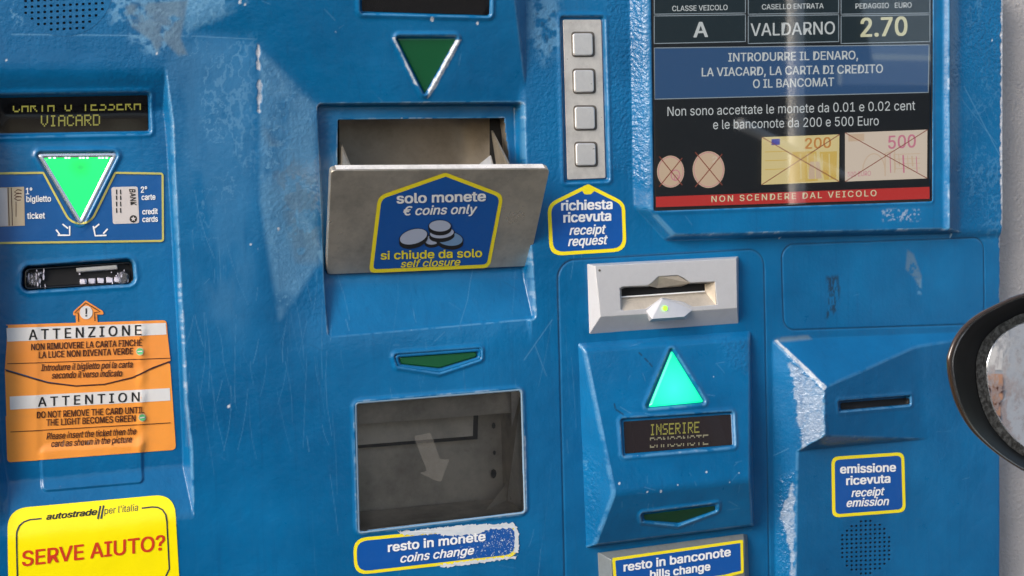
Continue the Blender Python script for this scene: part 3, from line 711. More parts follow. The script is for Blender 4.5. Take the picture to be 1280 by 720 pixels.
decal('star', [(166.5+(3.4 if i % 2 else 1.6)*math.sin(i*math.pi/5), 273.5+(3.4 if i % 2 else 1.6)*math.cos(i*math.pi/5)) for i in range(10)], S, M['cardw'], pr, .8)
for (b, x0, y0, x1, c) in [('1°', 32.5, 243, 40, 8), ('biglietto', 33, 252.5, 63.5, 7.5), ('ticket', 34, 273.5, 56, 7.5), ('2°', 176, 241, 183.5, 7.5), ('carte', 177, 250, 194, 7), ('credit', 178, 268, 197, 7), ('cards', 178, 277.5, 197, 7)]:
    text(b, (x0, y0), (x1, y0-.6), c, S, M['white'], pr, .018, off=.5)
for s_ in ([(70, 287), (74.5, 293)], [(72, 294), (87, 294), (87, 282.5)], [(78, 280), (85, 285.5)], [(124, 280), (118, 285)], [(116.5, 282.5), (119, 294.7), (133, 294)], [(134.5, 286), (129, 292)]):
    stroke('arrow_mark', s_, 1.9, S, M['white'], pr, .5)

# ---- orange warning labels over the recess
def S2(px, py, o=0.):                              # vinyl bridges the hollow: it lies between the recess floor and a stretched sheet
    px = np.asarray(px, float); py = np.asarray(py, float); X_, Z_, h_ = fl.hit(px, py)
    cr = 1.3*np.exp(-((px-177)/4.5)**2)*(1+.5*np.sin(py*.23))+1.0*np.exp(-((px-45)/4)**2)+.5*np.exp(-((px-37)/2.5)**2)
    return np.stack([X_, -(h_+.4+o+cr*.0+cr), Z_], -1)/1000
up_ = rpoly([(5, 406, 5), (208, 400, 5), (210, 425, 1), (213, 451, 1)], 2)+[(190, 459), (165, 471), (130, 479.5), (95, 481.5), (60, 477), (30, 468), (6, 461)]
ol = decal('warning_label', up_, S2, M['orange'], T, .5, dense=4, label='upper half of the orange warning label, headed ATTENZIONE')
lo_ = [(6, 462), (30, 470), (60, 478.5), (95, 483), (130, 481), (165, 472.5), (190, 460.5)]+rpoly([(212.5, 453, 4), (220, 562, 6), (9, 578, 5), (7, 520, 1)], 2)
ol2 = decal('warning_label', lo_, S2, M['orange2'], T, .2, dense=4, label='lower half of the orange warning label, headed ATTENTION')
stroke('torn_edge', [(7, 463), (30, 470), (60, 478.5), (95, 482.5), (130, 480.5), (165, 472.2), (190, 460.5), (212, 452)], 1.5, S2, M['brown'], ol2, .7)
decal('label_tab', rpoly([(107, 375.5, 1), (129, 389, 3), (129, 393, 1), (121, 393), (122, 404), (95, 405), (94.5, 394), (91.5, 394, 1), (91.5, 389.5, 1)], .5), S2, M['orange'], ol, .4, dense=5)
stroke('tab_line', [(98, 402), (97.5, 391), (93, 391), (107, 378.5), (125, 389.5), (118, 390.5), (118.5, 401)], 1.1, S2, M['brown'], ol, .8)
decal('tab_disc', ell(107.5, 390.5, 8, 8.4), S2, M['lwhite'], ol, .9); text('!', (106.5, 395.5), (108.6, 395.3), 10, S2, M['ink'], ol, .01, off=1.1)
decal('white_band', [(8, 410), (207, 403.5), (208, 418), (9, 427)], S2, M['lwhite'], ol, .75, dense=4)
decal('white_band', [(12, 495.5), (212, 485), (213, 500.5), (12.5, 512)], S2, M['lwhite'], ol2, .45, dense=4)
B_ = M['brown']
text('ATTENZIONE', (36, 424.5), (176, 418.5), 12.5, S2, M['ink'], ol, .015, space=1.35, off=1.0)
text('NON RIMUOVERE LA CARTA FINCHÈ', (39, 437.5), (177, 432), 8, S2, B_, ol, .016, off=1.1); text('LA LUCE NON DIVENTA VERDE', (48.5, 447.5), (166, 442.5), 8, S2, B_, ol, .016, off=1.1)
text('Introdurre il biglietto poi la carta', (51, 463.5), (165.5, 459), 8, S2, B_, ol, .014, .25, off=1.2); text('secondo il verso indicato', (64.7, 473), (152.5, 470), 8, S2, B_, ol, .014, .25, off=1.2)
text('ATTENTION', (47.5, 508), (174, 501.5), 11.5, S2, M['ink'], ol2, .015, space=1.35, off=.7)
text('DO NOT REMOVE THE CARD UNTIL', (46, 522.5), (180, 516), 8, S2, B_, ol2, .016, off=.9); text('THE LIGHT BECOMES GREEN', (58, 532), (169, 526.5), 8, S2, B_, ol2, .016, off=.9)
text('Please insert the ticket then the', (58, 549), (170, 542.5), 8, S2, B_, ol2, .014, .25, off=1.1); text('card as shown in the picture', (64, 558.5), (164.5, 552.5), 8, S2, B_, ol2, .014, .25, off=1.1)
stroke('rule_line', [(9+i*20.3, 454.5-i*.7) for i in range(11)], .9, S2, B_, ol, 1.0); stroke('rule_line', [(13+i*20, 539.7-i*1.15) for i in range(11)], .9, S2, B_, ol2, 1.1)
for (x, y, o_) in ((174.5, 439, ol), (177.5, 521.5, ol2)):
    decal('green_dot_rim', ell(x, y, 5, 5, 0, 14), S2, M['beige'], o_, .9); decal('green_dot', ell(x, y, 4, 4, 0, 14), S2, M['gdot'], o_, 1.1); stroke('dot_line', [(x-3, y+.4), (x+3, y-.4)], 1.4, S2, M['cardw'], o_, 1.3)

# ---- yellow help label
yq = [(9, 636, 26), (218, 617, 26), (226, 760), (11, 780)]
yl = decal('help_label', rpoly(yq, 5, 8), S, M['yellow2'], T, .3, dense=14)
stroke('border_line', [(52, 648), (38, 649.3), (30, 652), (24, 657), (21, 664), (20.5, 672), (22, 740)], 1.9, S, M['navy'], yl, .6)
stroke('border_line', [(177, 635), (190, 633.5), (197, 634), (203, 637), (207, 643), (208.5, 652), (211.5, 711), (207, 720), (206, 740)], 1.9, S, M['navy'], yl, .6)
text('autostrade', (58, 649.5), (121, 643), 7.5, S, M['ink'], yl, .035, .25, off=.6); text("per l'italia", (130, 642.5), (172.5, 638), 8.5, S, M['navy'], yl, -.012, .1, off=.6)
stroke('logo_bar', [(125.5, 632), (122, 648.5)], 2.2, S, M['navy'], yl, .6); stroke('logo_bar', [(129.5, 631.5), (126, 648.2)], 2.2, S, M['navy'], yl, .6)
text('SERVE AIUTO?', (28, 707.5), (205.5, 687), 18.5, S, M['red'], yl, .018, off=.6)

# ---- labels in blue with yellow border
def blabel(name, pts, r, bw, surf, parent, dense=0):
    o = decal(name, rpoly(pts, r), surf, M['yellow'], parent, .1, dense=dense); q = insetp(pts, bw); q = [tuple(a)+((p[2]-bw*.6,) if len(p) > 2 else ()) for a, p in zip(q, pts)]
    decal('label_field', rpoly(q, max(1, r-bw*.7)), surf, M['lblue'], o, .3, dense=dense); return o
def lab2(name, pts, r, bw, surf):
    return blabel(name, pts, r, bw, surf, T, 10)
W = M['white']
rl = lab2('receipt_request_label', [(735, 230, 2), (781, 253, 10), (783, 314, 16), (687, 320, 16), (684, 255, 12)], 8, 4.5, S)
text('richiesta', (701.7, 263), (764.7, 261), 12, S, W, rl, .03, off=.6); text('ricevuta', (704.4, 278), (763, 275.5), 12, S, W, rl, .03, off=.6)
text('receipt', (711.7, 293.6), (756.7, 292), 11.5, S, W, rl, .02, .25, off=.6); text('request', (710, 307.5), (759, 305), 11.5, S, W, rl, .02, .25, off=.6)
el_ = lab2('receipt_emission_label', [(1039, 571), (1130, 565), (1132, 640), (1040, 647)], 9, 4, S)
text('emissione', (1050, 591.5), (1119, 589), 10.5, S, W, el_, .03, off=.6); text('ricevuta', (1057.7, 606), (1112, 603), 10.5, S, W, el_, .03, off=.6)
text('receipt', (1064, 621), (1105, 618.6), 10, S, W, el_, .02, .25, off=.6); text('emission', (1058, 633.5), (1110.5, 631), 10, S, W, el_, .02, .25, off=.6)
cl = lab2('coins_change_label', [(441, 673), (648, 653), (648, 696), (443, 719)], 17, 4, S)
for i, q in enumerate(([(497, 664), (560, 658), (620, 655), (640, 653), (646, 660), (610, 661), (560, 666), (530, 668), (500, 668)], [(545, 659), (610, 654), (612, 662), (590, 668), (552, 670)], [(545, 706), (648, 694), (645, 698), (560, 709)], [(642, 660), (648, 662), (648, 692), (643, 690)])):
    decal('peeled_patch', q, S, M['patch'], cl, .55, jag=1.5)
pts_ = []
wornV = []; wornF = []
for k in range(380):
    x = 647-abs(random.gauss(0, 1))*34; y = random.uniform(660, 696)-(x-648)*.1
    if x < 540 or x > 643 or y > 697-(x-648)*.1: continue
    s_ = random.uniform(.6, 1.7); a = np.array([(x+random.uniform(-s_, s_), y+random.uniform(-s_, s_)) for _ in range(3)]); b = len(wornV); wornV += list(S(a[:, 0], a[:, 1], .5)); wornF.append((b, b+1, b+2))
mk('worn_flecks', wornV, orient(wornV, wornF), M['patch'], cl, kind='stuff')
text('resto in monete', (485, 689.5), (606, 675.5), 11, S, W, cl, .03, off=.75); text('coins change', (500.5, 703), (592, 692.5), 10.5, S, W, cl, .02, .25, off=.75)

# ---- receipt-request button strip
bs = avgsurf([(708, 30), (750, 30), (730, 215)], fl); hB = float(fl.hit(730, 120)[2])
bp = slab('button_plate', [(704, 24.5), (751.5, 24.5), (757, 222.5), (709.5, 224.5)], hB, hB+1.8, M['plate'], T, 2, bev=.4)
for (x, y) in ((729, 55.5), (730.3, 101.5), (731.6, 147.5), (732.7, 193)):
    fr = slab('button_surround', [(x-15, y-16), (x+14, y-16), (x+15, y+15.5), (x-14, y+16)], hB+1.8, hB+2.3, M.setdefault('gap', mat('button_gap', (.10, .09, .08), .5)), bp, 5)
    q = [(x-12.6, y-14), (x+12, y-14), (x+12.6, y+13.6), (x-12, y+14)]
    slab('button', q, hB+1.8, hB+5.2, M['button'], bp, 4, bev=1.3)

# ---- payment screen
hS = 13.6+.2; SS = planesurf((814, 0, hS), (1165, 0, hS), (818, 262, hS))
sc_ = decal('screen', [(814, -40), (1166, -40), (1165, 251), (818.5, 263)], SS, M['s_black'], T, .0)
def sd_(name, pts, m, o=.15): return decal(name, pts, SS, M[m], sc_, o)
for (x0, x1) in ((817.5, 931.5), (935, 1048), (1051, 1162)):
    sd_('screen_cell', [(x0, -20), (x1, -20), (x1, 16), (x0, 17.5)], 's_cell'); sd_('screen_cell', [(x0, 20), (x1, 18.5), (x1, 52), (x0, 54.5)], 's_cell')
    stroke('cell_border', [(x0, 20), (x1, 18.5), (x1, 52), (x0, 54.5)], 1.1, SS, M['s_line'], sc_, .3, closed=True)
    stroke('cell_border', [(x0, -20), (x1, -20), (x1, 16.3), (x0, 17.8)], 1.1, SS, M['s_line'], sc_, .3, closed=True)
sd_('screen_panel', [(817.5, 60), (1161, 56), (1160, 115.5), (818, 124)], 's_blue'); stroke('panel_border', [(817.5, 60), (1161, 56), (1160, 115.5), (818, 124)], 1.1, SS, M['s_line'], sc_, .3, closed=True)
def stx(b, x0, y0, x1, y1, cap, m='s_white', **k): text(b, (x0, y0), (x1, y1), cap, SS, M[m], sc_, off=.45, **k)
stx('CLASSE VEICOLO', 840, 14, 909, 12.5, 6.5, bold=.01); stx('CASELLO ENTRATA', 952, 12, 1029, 10.5, 6.5, bold=.01); stx('PEDAGGIO   EURO', 1069, 11, 1139, 9.5, 6.5, bold=.01)
stx('A', 867, 46.5, 884, 46, 18.5, bold=.02); stx('VALDARNO', 938, 45, 1043, 42.5, 15.5, bold=.008); stx('2.70', 1076, 46, 1133, 44, 23, 's_cream', bold=.02)
stx('INTRODURRE IL DENARO,', 910, 77, 1072, 74, 10.5, bold=.012); stx('LA VIACARD, LA CARTA DI CREDITO', 877, 95.5, 1103, 91, 10.5, bold=.012); stx('O IL BANCOMAT', 941, 110, 1042, 107.5, 10.5, bold=.012)
stx('Non sono accettate le monete da 0.01 e 0.02 cent', 834, 145, 1143.5, 137.5, 11.5, bold=.0); stx('e le banconote da 200 e 500 Euro', 891, 161.5, 1098, 156.5, 11.5, bold=.0)
sd_('screen_banner', [(819.5, 246), (1163, 233.5), (1163, 248.5), (819.5, 259)], 's_red'); stx('NON SCENDERE DAL VEICOLO', 889, 252.5, 1095, 245, 7.5, 's_cream', bold=.012, space=1.25)
for (cx, cy, a_, b_) in ((838, 214.5, 17, 20), (885.5, 212, 20, 23)):
    sd_('coin_picture', ell(cx, cy, a_, b_, 0, 32), 's_coin'); stroke('coin_edge', ell(cx, cy, a_-1.5, b_-1.5, 0, 32), .7, SS, M['s_pink'], sc_, .3, closed=True)
    for s_ in (1, -1): stroke('cross_line', [(cx-a_*.85, cy-s_*b_*.95), (cx+a_*.85, cy+s_*b_*.85)], 1.2, SS, M['s_dred'], sc_, .55)
stroke('coin_mark', ell(844, 219, 5.5, 6.5, 0, 16), 1.2, SS, M['s_pink'], sc_, .4, closed=True); stroke('coin_mark', ell(845, 222, 2.5, 3.5, 0, 12), 1.0, SS, M['s_pink'], sc_, .4, closed=True); stx('2', 890, 203, 896, 202.7, 7, 's_note2', bold=0)
n1 = [(952, 171.5), (1049, 168), (1048.5, 227), (951.5, 231)]; n2 = [(1056, 166), (1159, 162), (1158.5, 223), (1056, 227)]
sd_('banknote_picture', n1, 's_note'); sd_('banknote_picture', n2, 's_note2')
M['s_gold'] = glow('screen_note_gold', (.72, .50, .12), .75)
sd_('note_band', [(990, 190), (1020, 189), (1022, 226), (985, 229)], 's_gold', .25); sd_('note_band', [(1024, 190), (1046, 189), (1045, 224), (1030, 225)], 's_gold', .25)
for k in range(5): stroke('note_line', [(1000+k*9, 192), (1001+k*9, 224)], 1.4, SS, M['s_note'], sc_, .33)
for k in range(3): stroke('note_line', [(956, 190+k*11), (984, 189+k*11)], 1.0, SS, M['s_gold'], sc_, .33)
stroke('note_arch', [(1092+14*math.cos(t), 214-22*math.sin(t)) for t in [math.pi*i/10 for i in range(11)]], 1.2, SS, M['s_coin'], sc_, .33)
stroke('note_arch', [(1106, 220), (1106, 192), (1118, 188), (1118, 216)], 1.4, SS, M['s_coin'], sc_, .33); sd_('note_flag', [(964, 174), (974.5, 173.5), (974.5, 181), (964, 181.5)], 's_flag', .35)
sd_('note_detail', [(1012, 202), (1024, 202), (1027, 223), (1010, 224)], 's_coin', .3); sd_('note_detail', [(1060, 168), (1080, 167), (1080, 176), (1060, 177)], 's_coin', .3)
stx('200', 1006, 186, 1038, 184.5, 13, 's_amber', bold=.015); stx('500', 1110, 186, 1144, 184, 16, 's_pink', bold=.012); stx('500 EURO', 1059, 221, 1088, 219.5, 6, 's_pink', bold=0); stx('200', 1027, 217, 1034, 216.7, 4, 's_amber', bold=0)
for k in range(7): stroke('note_line', [(1112+k*5.5, 192+k*.6), (1113+k*5.5, 216-(k % 3)*4)], 1.0+(k % 2), SS, M['s_pink' if k % 3 == 0 else 's_coin'], sc_, .35)
for k in range(4): stroke('note_line', [(1118, 193+k*6), (1150, 192+k*6)], .8, SS, M['s_coin'], sc_, .3)
for q in (n1, n2):
    for (i, j) in ((0, 2), (1, 3)): stroke('cross_line', [q[i], q[j]], 1.0, SS, M['s_dred'], sc_, .6)
hG = hS+3.2; GS = planesurf((814, 0, hG), (1165, 0, hG), (818, 262, hG)); decal('screen_glass', [(814.5, -40), (1165, -40), (1164.5, 250.5), (818.5, 262.5)], GS, M['glass'], T, 0)
stroke('screen_gasket', [(815, -40), (819, 262.5), (1164.5, 250.5), (1165, -40)], 1.8, GS, M['ink'], T, .1)

# ---- coin tray: chute inside, tilting steel flap
def room(name, fr, h0, h1, material, parent, inset_px=0, fm=None, mats=None, grow=0.):
    a = xz(fr, h0); V = [(x/1000, -h0/1000, z/1000) for x, z in a]+[(x/1000, -h1/1000, z/1000) for x, z in a]; n = len(a)
    f = [(i, (i+1) % n, n+(i+1) % n, n+i) for i in range(n)]+[tuple(range(n, 2*n))]
    o = mk(name, V, f, mats or material, parent, fm=fm); fixn(o); 
    return o
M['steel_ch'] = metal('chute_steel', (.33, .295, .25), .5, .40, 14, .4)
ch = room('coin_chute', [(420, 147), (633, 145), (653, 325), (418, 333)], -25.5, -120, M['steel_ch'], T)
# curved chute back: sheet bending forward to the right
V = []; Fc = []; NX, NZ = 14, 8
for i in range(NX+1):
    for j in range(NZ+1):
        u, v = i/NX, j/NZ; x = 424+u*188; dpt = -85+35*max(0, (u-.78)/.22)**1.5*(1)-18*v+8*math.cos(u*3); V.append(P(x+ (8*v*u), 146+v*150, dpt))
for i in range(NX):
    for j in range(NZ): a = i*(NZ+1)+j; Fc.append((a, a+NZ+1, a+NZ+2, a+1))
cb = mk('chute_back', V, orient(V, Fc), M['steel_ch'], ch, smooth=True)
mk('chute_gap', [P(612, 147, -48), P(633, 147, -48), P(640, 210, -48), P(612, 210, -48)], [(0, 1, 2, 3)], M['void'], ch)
hT, hBm = 62., -20.
fp = [(413.5, 213, hT), (687.5, 211, hT), (661, 333, hBm), (408, 343.5, hBm)]
fp_ = planesurf(fp[0], fp[1], fp[3]); pA = [Vector(fp_(q[0], q[1], -.3)) for q in fp]; 
nrm = (pA[1]-pA[0]).cross(pA[3]-pA[0]).normalized(); nrm = nrm if nrm.y < 0 else -nrm
def quadplate(name, A, n_, th, material, parent, rad=.006, bev=.001):
    # rounded corners
    q = []
    for i in range(4):
        p, a, b = A[i], A[i-1], A[(i+1) % 4]; s, e = p+(a-p).normalized()*rad, p+(b-p).normalized()*rad
        for k in range(5): t = k/4; q.append((1-t)**2*s+2*t*(1-t)*p+t*t*e)
    m = len(q); o = mk(name, q+[v-n_*th for v in q], [tuple(range(m)), tuple(range(2*m-1, m-1, -1))]+[(i, m+i, m+(i+1) % m, (i+1) % m) for i in range(m)], material, parent)
    fixn(o); bevel(o, bev, 3, 40); return o
flap = quadplate('coin_flap', pA, nrm, .009, M['steel'], T)
ea = [pA[0]+(pA[1]-pA[0]).normalized()*.006, pA[1]-(pA[1]-pA[0]).normalized()*.006]; ez = (pA[0]-pA[3]).normalized()*.0006
V = [ea[0]+ez-nrm*.0008, ea[1]+ez-nrm*.0008, ea[1]+ez-nrm*.0086, ea[0]+ez-nrm*.0086]; mk('flap_skylight_strip', V, orient(V, [(0, 1, 2, 3)]), M.setdefault('edge', metal('skylight_pale_steel', (.86, .83, .80), .35, .3, 60, .2)), flap)  # pale strip laid on the top edge to show overhead sky light
FS = planesurf(fp[0], fp[1], fp[3])
# cheeks of the flap
for (xa, side) in ((434, 0), (637, 1)):
    A = [P(xa, 204, 48) if side else P(436, 207, 48), P(640 if side else 424, 330, -25), P(616 if side else 424.5, 163 if side else 178, -42)]
    A = [Vector(q) for q in A]; t = Vector((.0022 if not side else -.0022, 0, 0)); o = mk('flap_cheek', A+[q+t for q in A], [(0, 1, 2), (5, 4, 3), (0, 3, 4, 1), (1, 4, 5, 2), (2, 5, 3, 0)], M['steel'], flap); fixn(o)
poly3('hinge_bracket', [(598, 206, 20), (613, 194, 10), (615, 206, 24), (599, 207, 22), (614, 195, 8), (617, 206, 22)], [(0, 1, 2), (3, 5, 4), (1, 4, 5, 2), (0, 3, 4, 1)], M['plate'], flap)
house = [(557, 215.5, 3), (629.5, 243, 10), (612, 334.5, 8), (461, 341, 8), (472.5, 245, 10)]
fl_l = blabel('coin_label', house, 5, 4.6, FS, flap)
text('solo monete', (496, 253.5), (606.5, 250.5), 12, FS, W, fl_l.parent, .03, off=.6); text('€ coins only', (504, 268.5), (596, 266), 11, FS, W, flap, .02, .25, off=.6)
text('si chiude da solo', (476, 323.7), (602, 320.5), 10, FS, M['yellow'], flap, .022, off=.6); text('self closure', (501, 333.6), (575, 331), 8.8, FS, M['yellow'], flap, .016, .25, off=.6)
def pcoin(cx, cy, a_, b_, rot, th, m, o):
    decal('coin_print_edge', [(x, y) for x, y in ell(cx, cy+th, a_+1, b_+1, rot)], FS, M['ink'], flap, o); decal('coin_print_edge', ell(cx, cy+.6, a_+1.2, b_+1.2, rot), FS, M['ink'], flap, o+.02); decal('coin_print', ell(cx, cy, a_, b_, rot), FS, M[m], flap, o+.07)
pcoin(541, 299, 10, 6, -.2, 3, 'coinf', .45); pcoin(562, 298, 16, 8.5, .1, 4, 'coinf2', .6); pcoin(552, 290.5, 15, 6.5, -.1, 4, 'coinf', .75); pcoin(516.5, 295, 17.5, 9, -.27, 4.5, 'coinf', .85); pcoin(549.5, 281.5, 13.5, 7, 0, 4, 'coinf', .95)

# ---- coin return: steel box behind a clear door
cr = room('coin_return', [(442, 502), (653, 485), (658, 642), (446, 668)], -3.2, -78, M['steel_dk'], T)
rimw = ring('opening_rim', [(443.5, 503), (652.5, 486), (657, 641.5), (447.5, 667)], 5, 2.2, S, M.setdefault('rimblue', mat('worn_rim_paint', (.22, .34, .46), .35, coat=.3)), cr, .6, .6)
poly3('upper_band', [(444, 504, -22), (641, 488, -22), (639, 516, -30), (444, 531, -30)], [(0, 1, 2, 3)], M['steel_in'], cr)
poly3('coin_outlet', [(440, 527, -62), (592, 514, -62), (591, 545, -62), (440, 557, -62)], [(0, 1, 2, 3)], M['steel_in'], cr)
poly3('outlet_gap', [(440, 523, -66), (598, 510, -66), (597, 549, -66), (440, 561, -66)], [(0, 1, 2, 3)], M['void'], cr)
poly3('side_wall', [(639, 489, -10), (652, 488, -6), (655, 641, -6), (634, 628, -60), (640, 560, -60)], [(0, 1, 2, 3, 4)], M['plate'], cr)
poly3('corner_gusset', [(598, 650, -20), (636, 600, -62), (633, 626, -60), (618, 644, -30)], [(0, 1, 2, 3)], M['steel_in'], cr)
poly3('corner_gusset', [(622, 645, -12), (640, 628, -30), (654, 640, -6)], [(0, 1, 2)], M['steel'], cr)
poly3('return_floor', [(447, 664, -5), (655, 640, -5), (636, 622, -70), (446, 640, -70)], [(0, 1, 2, 3)], M['steel_dk'], cr)
for (x, y, r_) in ((617, 532, 4), (618, 566, 3), (617, 592, 6)): mk('bolt_head', [P(x+r_*.6*math.cos(t), y+r_*math.sin(t), -74) for t in [i*math.pi/4 for i in range(8)]], [tuple(range(8))], M['void'], cr)
DS = flat(-6)
decal('return_door', rpoly([(446, 506), (650, 489), (654, 639), (450, 663)], 5), DS, glassmat('door_plastic', .035), T, 0)
decal('arrow_sticker', [(517, 545), (538, 541), (550, 574), (562, 574), (551, 602), (543, 600), (524, 591), (533, 588)], DS, M['tape'], cr, .4, jag=.4)
N(M['tape']).b.inputs['Alpha'].default_value = .22

# ---- receipt slot bezel
hf = 15.
outer = [(734, 330, 0), (923, 320.5, 0), (923, 404, 0), (736.7, 417.3, 0)]; frt = [(744, 332.3, hf), (920.5, 323, hf), (921.5, 385, hf), (750.6, 396, hf)]
hl = [(774.7, 360), (779, 358.2), (809, 357), (815, 353), (823, 345.5), (847, 344), (854, 347), (863, 353.5), (893.5, 352), (896, 381), (866, 383.5), (855, 378), (827, 373), (813, 382), (807, 386), (780, 388.5), (776, 387)]
V = [P(*p) for p in outer+frt]+[P(x, y, hf) for x, y in hl]+[P(x+(2 if x < 830 else -1.5), y+(1.5 if y < 366 else -1.5), 1.5) for x, y in hl]; nh = len(hl)
tr = tessellate_polygon([[Vector((p[0], -p[1], 0)) for p in frt], [Vector((x, -y, 0)) for x, y in hl]])
idx = [4, 5, 6, 7]+[8+i for i in range(nh)]; Fc = [tuple(idx[i] for i in t) for t in tr]
Fc += [(0, 4, 7, 3), (3, 7, 6, 2), (1, 5, 4, 0), (2, 6, 5, 1)]+[(8+i, 8+(i+1) % nh, 8+nh+(i+1) % nh, 8+nh+i) for i in range(nh)]
rb = mk('receipt_bezel', V, Fc, M['silver'], T); fixn(rb); bevel(rb, .0008, 2, 20)
poly3('slot_mouth', [(773, 345, 1.2), (897, 340, 1.2), (898, 384, 1.2), (774, 391, 1.2)], [(0, 3, 2, 1)], M['void'], rb)
poly3('slot_chamfer', [(775, 371.5, 2), (881, 364.5, 2), (895, 381, 13), (866, 384, 13.5), (776, 388.5, 13.5)], [(0, 4, 3, 2, 1)], M['steel_in'], rb)
poly3('slot_end', [(881, 355, 2), (893.5, 352.5, 13), (895, 381, 13), (881, 364.5, 2)], [(0, 1, 2, 3)], M['steel_in'], rb)
poly3('slot_scoop', [(809, 357, 13), (823, 345.7, 13.5), (847, 344.3, 13.5), (863, 353.7, 13), (852, 358, 4), (822, 360, 4)], [(0, 1, 2, 3, 4, 5)], M['steel_in'], rb)
poly3('receipt_paper', [(775, 370.6, 6), (881, 363.4, 6), (881, 364.8, 6), (775, 372.2, 6)], [(0, 1, 2, 3)], M['white'], rb)
ns = [(826.6, 371.7, 12), (807, 387, 13.5), (811.5, 402, 8), (857, 399, 8), (867, 386, 13.5), (815, 398.8, 25), (855.5, 396, 25), (828, 373.5, 17)]
nose = poly3('slot_nose', ns, [(0, 1, 7), (1, 5, 7), (1, 2, 5), (7, 5, 6), (0, 7, 4), (7, 6, 4), (6, 3, 4), (5, 2, 3, 6)], M['silver'], rb, .5)
led = blob('status_led', 831.5, 385.5, 6, 6.5, 21, 2.5, M['g_led'], rb, 4, 10)
mk('bezel_screw', [P(749.5+1.6*math.cos(t), 338+1.6*math.sin(t), hf+.3) for t in [i*math.pi/4 for i in range(8)]], [tuple(range(8))], M['gap'], rb)

# ---- banknote module
x0, x1, z0, z1 = box_of([(720, 410), (945, 405), (945, 690), (725, 695)]); bm_ = Field(x0, x1, z0, z1, .8); X, Z = bm_.X, bm_.Z
fu = bm_.plane((738, 440, 9), (933, 424, 9), (768, 617, 42)); flo = bm_.plane((768, 617, 42), (938, 601, 42), (746, 680, 13)); lfc = bm_.plane((723.5, 435, 0), (733, 683, 0), (768, 617, 42))
rgt = bm_.plane((938, 420, 0), (942, 655, 0), (937.5, 600, 40)); tp = bm_.plane((724, 430, 0), (935, 414.5, 0), (735, 437.5, 9)); bt = bm_.plane((735, 684, 0), (940, 658, 0), (745, 681, 13))
hm = smin(smin(fu, flo, 4), smin(lfc, rgt, 5), 5); hm = smin(smin(hm, tp, 5), bt, 5)+1.2
bm_.h = hm
d = bm_.poly([(733, 437), (927, 422), (927, 422), (733, 437)][:0] or [(735, 436), (932, 421), (936, 650), (746, 676)])
keep = hm > -1.5
bd = [(779, 527), (913, 518), (915, 556), (781, 567)]; bm_.recess([(776, 524), (916, 515), (918, 558), (779, 570)], 3.6, 3, 2.4, 1.2)
bt3 = [(839, 436), (808, 508), (880, 502)]; bm_.recess([(839, 433), (806, 511), (883, 504)], 3.2, 3, 2.4, 1.1)
bm_.recess([(801, 642), (896, 630), (896, 638), (848, 656), (803, 651)], 3., 2, 2.4, 1.6)
bm_.h += (vnoise(X, Z, 40, 61, 3)-.5)*.7
bm_.edgewear(.16, .25, 71, .62)
d = sdf(bm_.poly([(895, 425), (935, 422), (936, 470), (915, 460)]), X, Z); bm_.at['orange'] = .95*sst(.5-d/16)
d = sdf(bm_.poly([(728, 560), (745, 580), (748, 670), (735, 680)]), X, Z); bm_.at['orange'] = np.maximum(bm_.at['orange'], .9*sst(.5-d/16))
bm_.patch([(728, 570), (745, 590), (750, 660), (740, 680), (734, 680)], .4, 'scuff', 8, 7, .6, .3, 72, vein=True)  # gloss on the housing's left face, painted in as pale veins
for q in ([(799, 441), (802, 444)], [(806, 448), (810, 452)], [(812, 454), (815, 458)], [(768, 505), (769, 510)], [(770, 512), (779, 518)]): bm_.line(q, .9, .9, 'dirt')
for (x, y, r_) in ((826, 614, 2.8), (847, 606, 1.5), (809, 615, 1.6), (912, 603, 2.2), (883, 590, 2), (797, 569, 1.3), (892, 471, 1.5), (924, 591, 1.2), (774, 604, 2)):
    px, pz, _h = bm_.hit(x, y); dd = np.hypot(X-px, Z-pz)+(vnoise(X, Z, 2.5, 60, 2)-.5)*2; bm_.at['wear'] = np.maximum(bm_.at['wear'], .9*sst(.5-(dd-r_*.45)/1.0))
for k in range(25):
    x = random.uniform(770, 930); y = random.uniform(440, 650); an = random.uniform(0, 3.1); ln = random.uniform(4, 18); bm_.line([(x, y), (x+math.cos(an)*ln, y+math.sin(an)*ln)], .4, random.uniform(.2, .4), 'scuff')
bmod = bm_.mesh('banknote_module', M['blue'], T, keep)
SB = bm_.surf(.3)
bdw = decal('display_window', rpoly(bd, 2), avgsurf([(785, 532), (905, 524), (850, 560)], bm_), M.setdefault('blk2', mat('brownish_black_gloss', (.022, .018, .02), .2, coat=.4)), bmod, .3)
sB = avgsurf([(785, 532), (905, 524), (850, 560)], bm_); sB2 = lambda px, py, o=0.: sB(px, py, o+.3)
dots('INSERIRE', (812, 544.5), (874, 541), 14, sB2, M['led_on'], bmod); dots('BANCONOTE', (812, 560), (885, 556), 13, sB2, M['led_dim'], bmod, rows=(0, 1, 5, 6))
tb = avgsurf([(838, 455), (818, 502), (870, 498)], bm_)
o_ = [(839, 438), (810, 509), (879, 502.5)]
TT = T; T = bmod
l4 = lensmesh(o_, 3.5, tb, M['g_on2'], .8, 2.0, 2.2)
l5 = lensmesh([(804, 643), (893, 632), (894, 638), (848, 653), (806, 650)], 2, avgsurf([(812, 646), (885, 637), (848, 650)], bm_), M.setdefault('g_dk', mat('green_lens_dark', (.002, .045, .015), .3, coat=.4)), .3, .6, 1.2)
T = TT

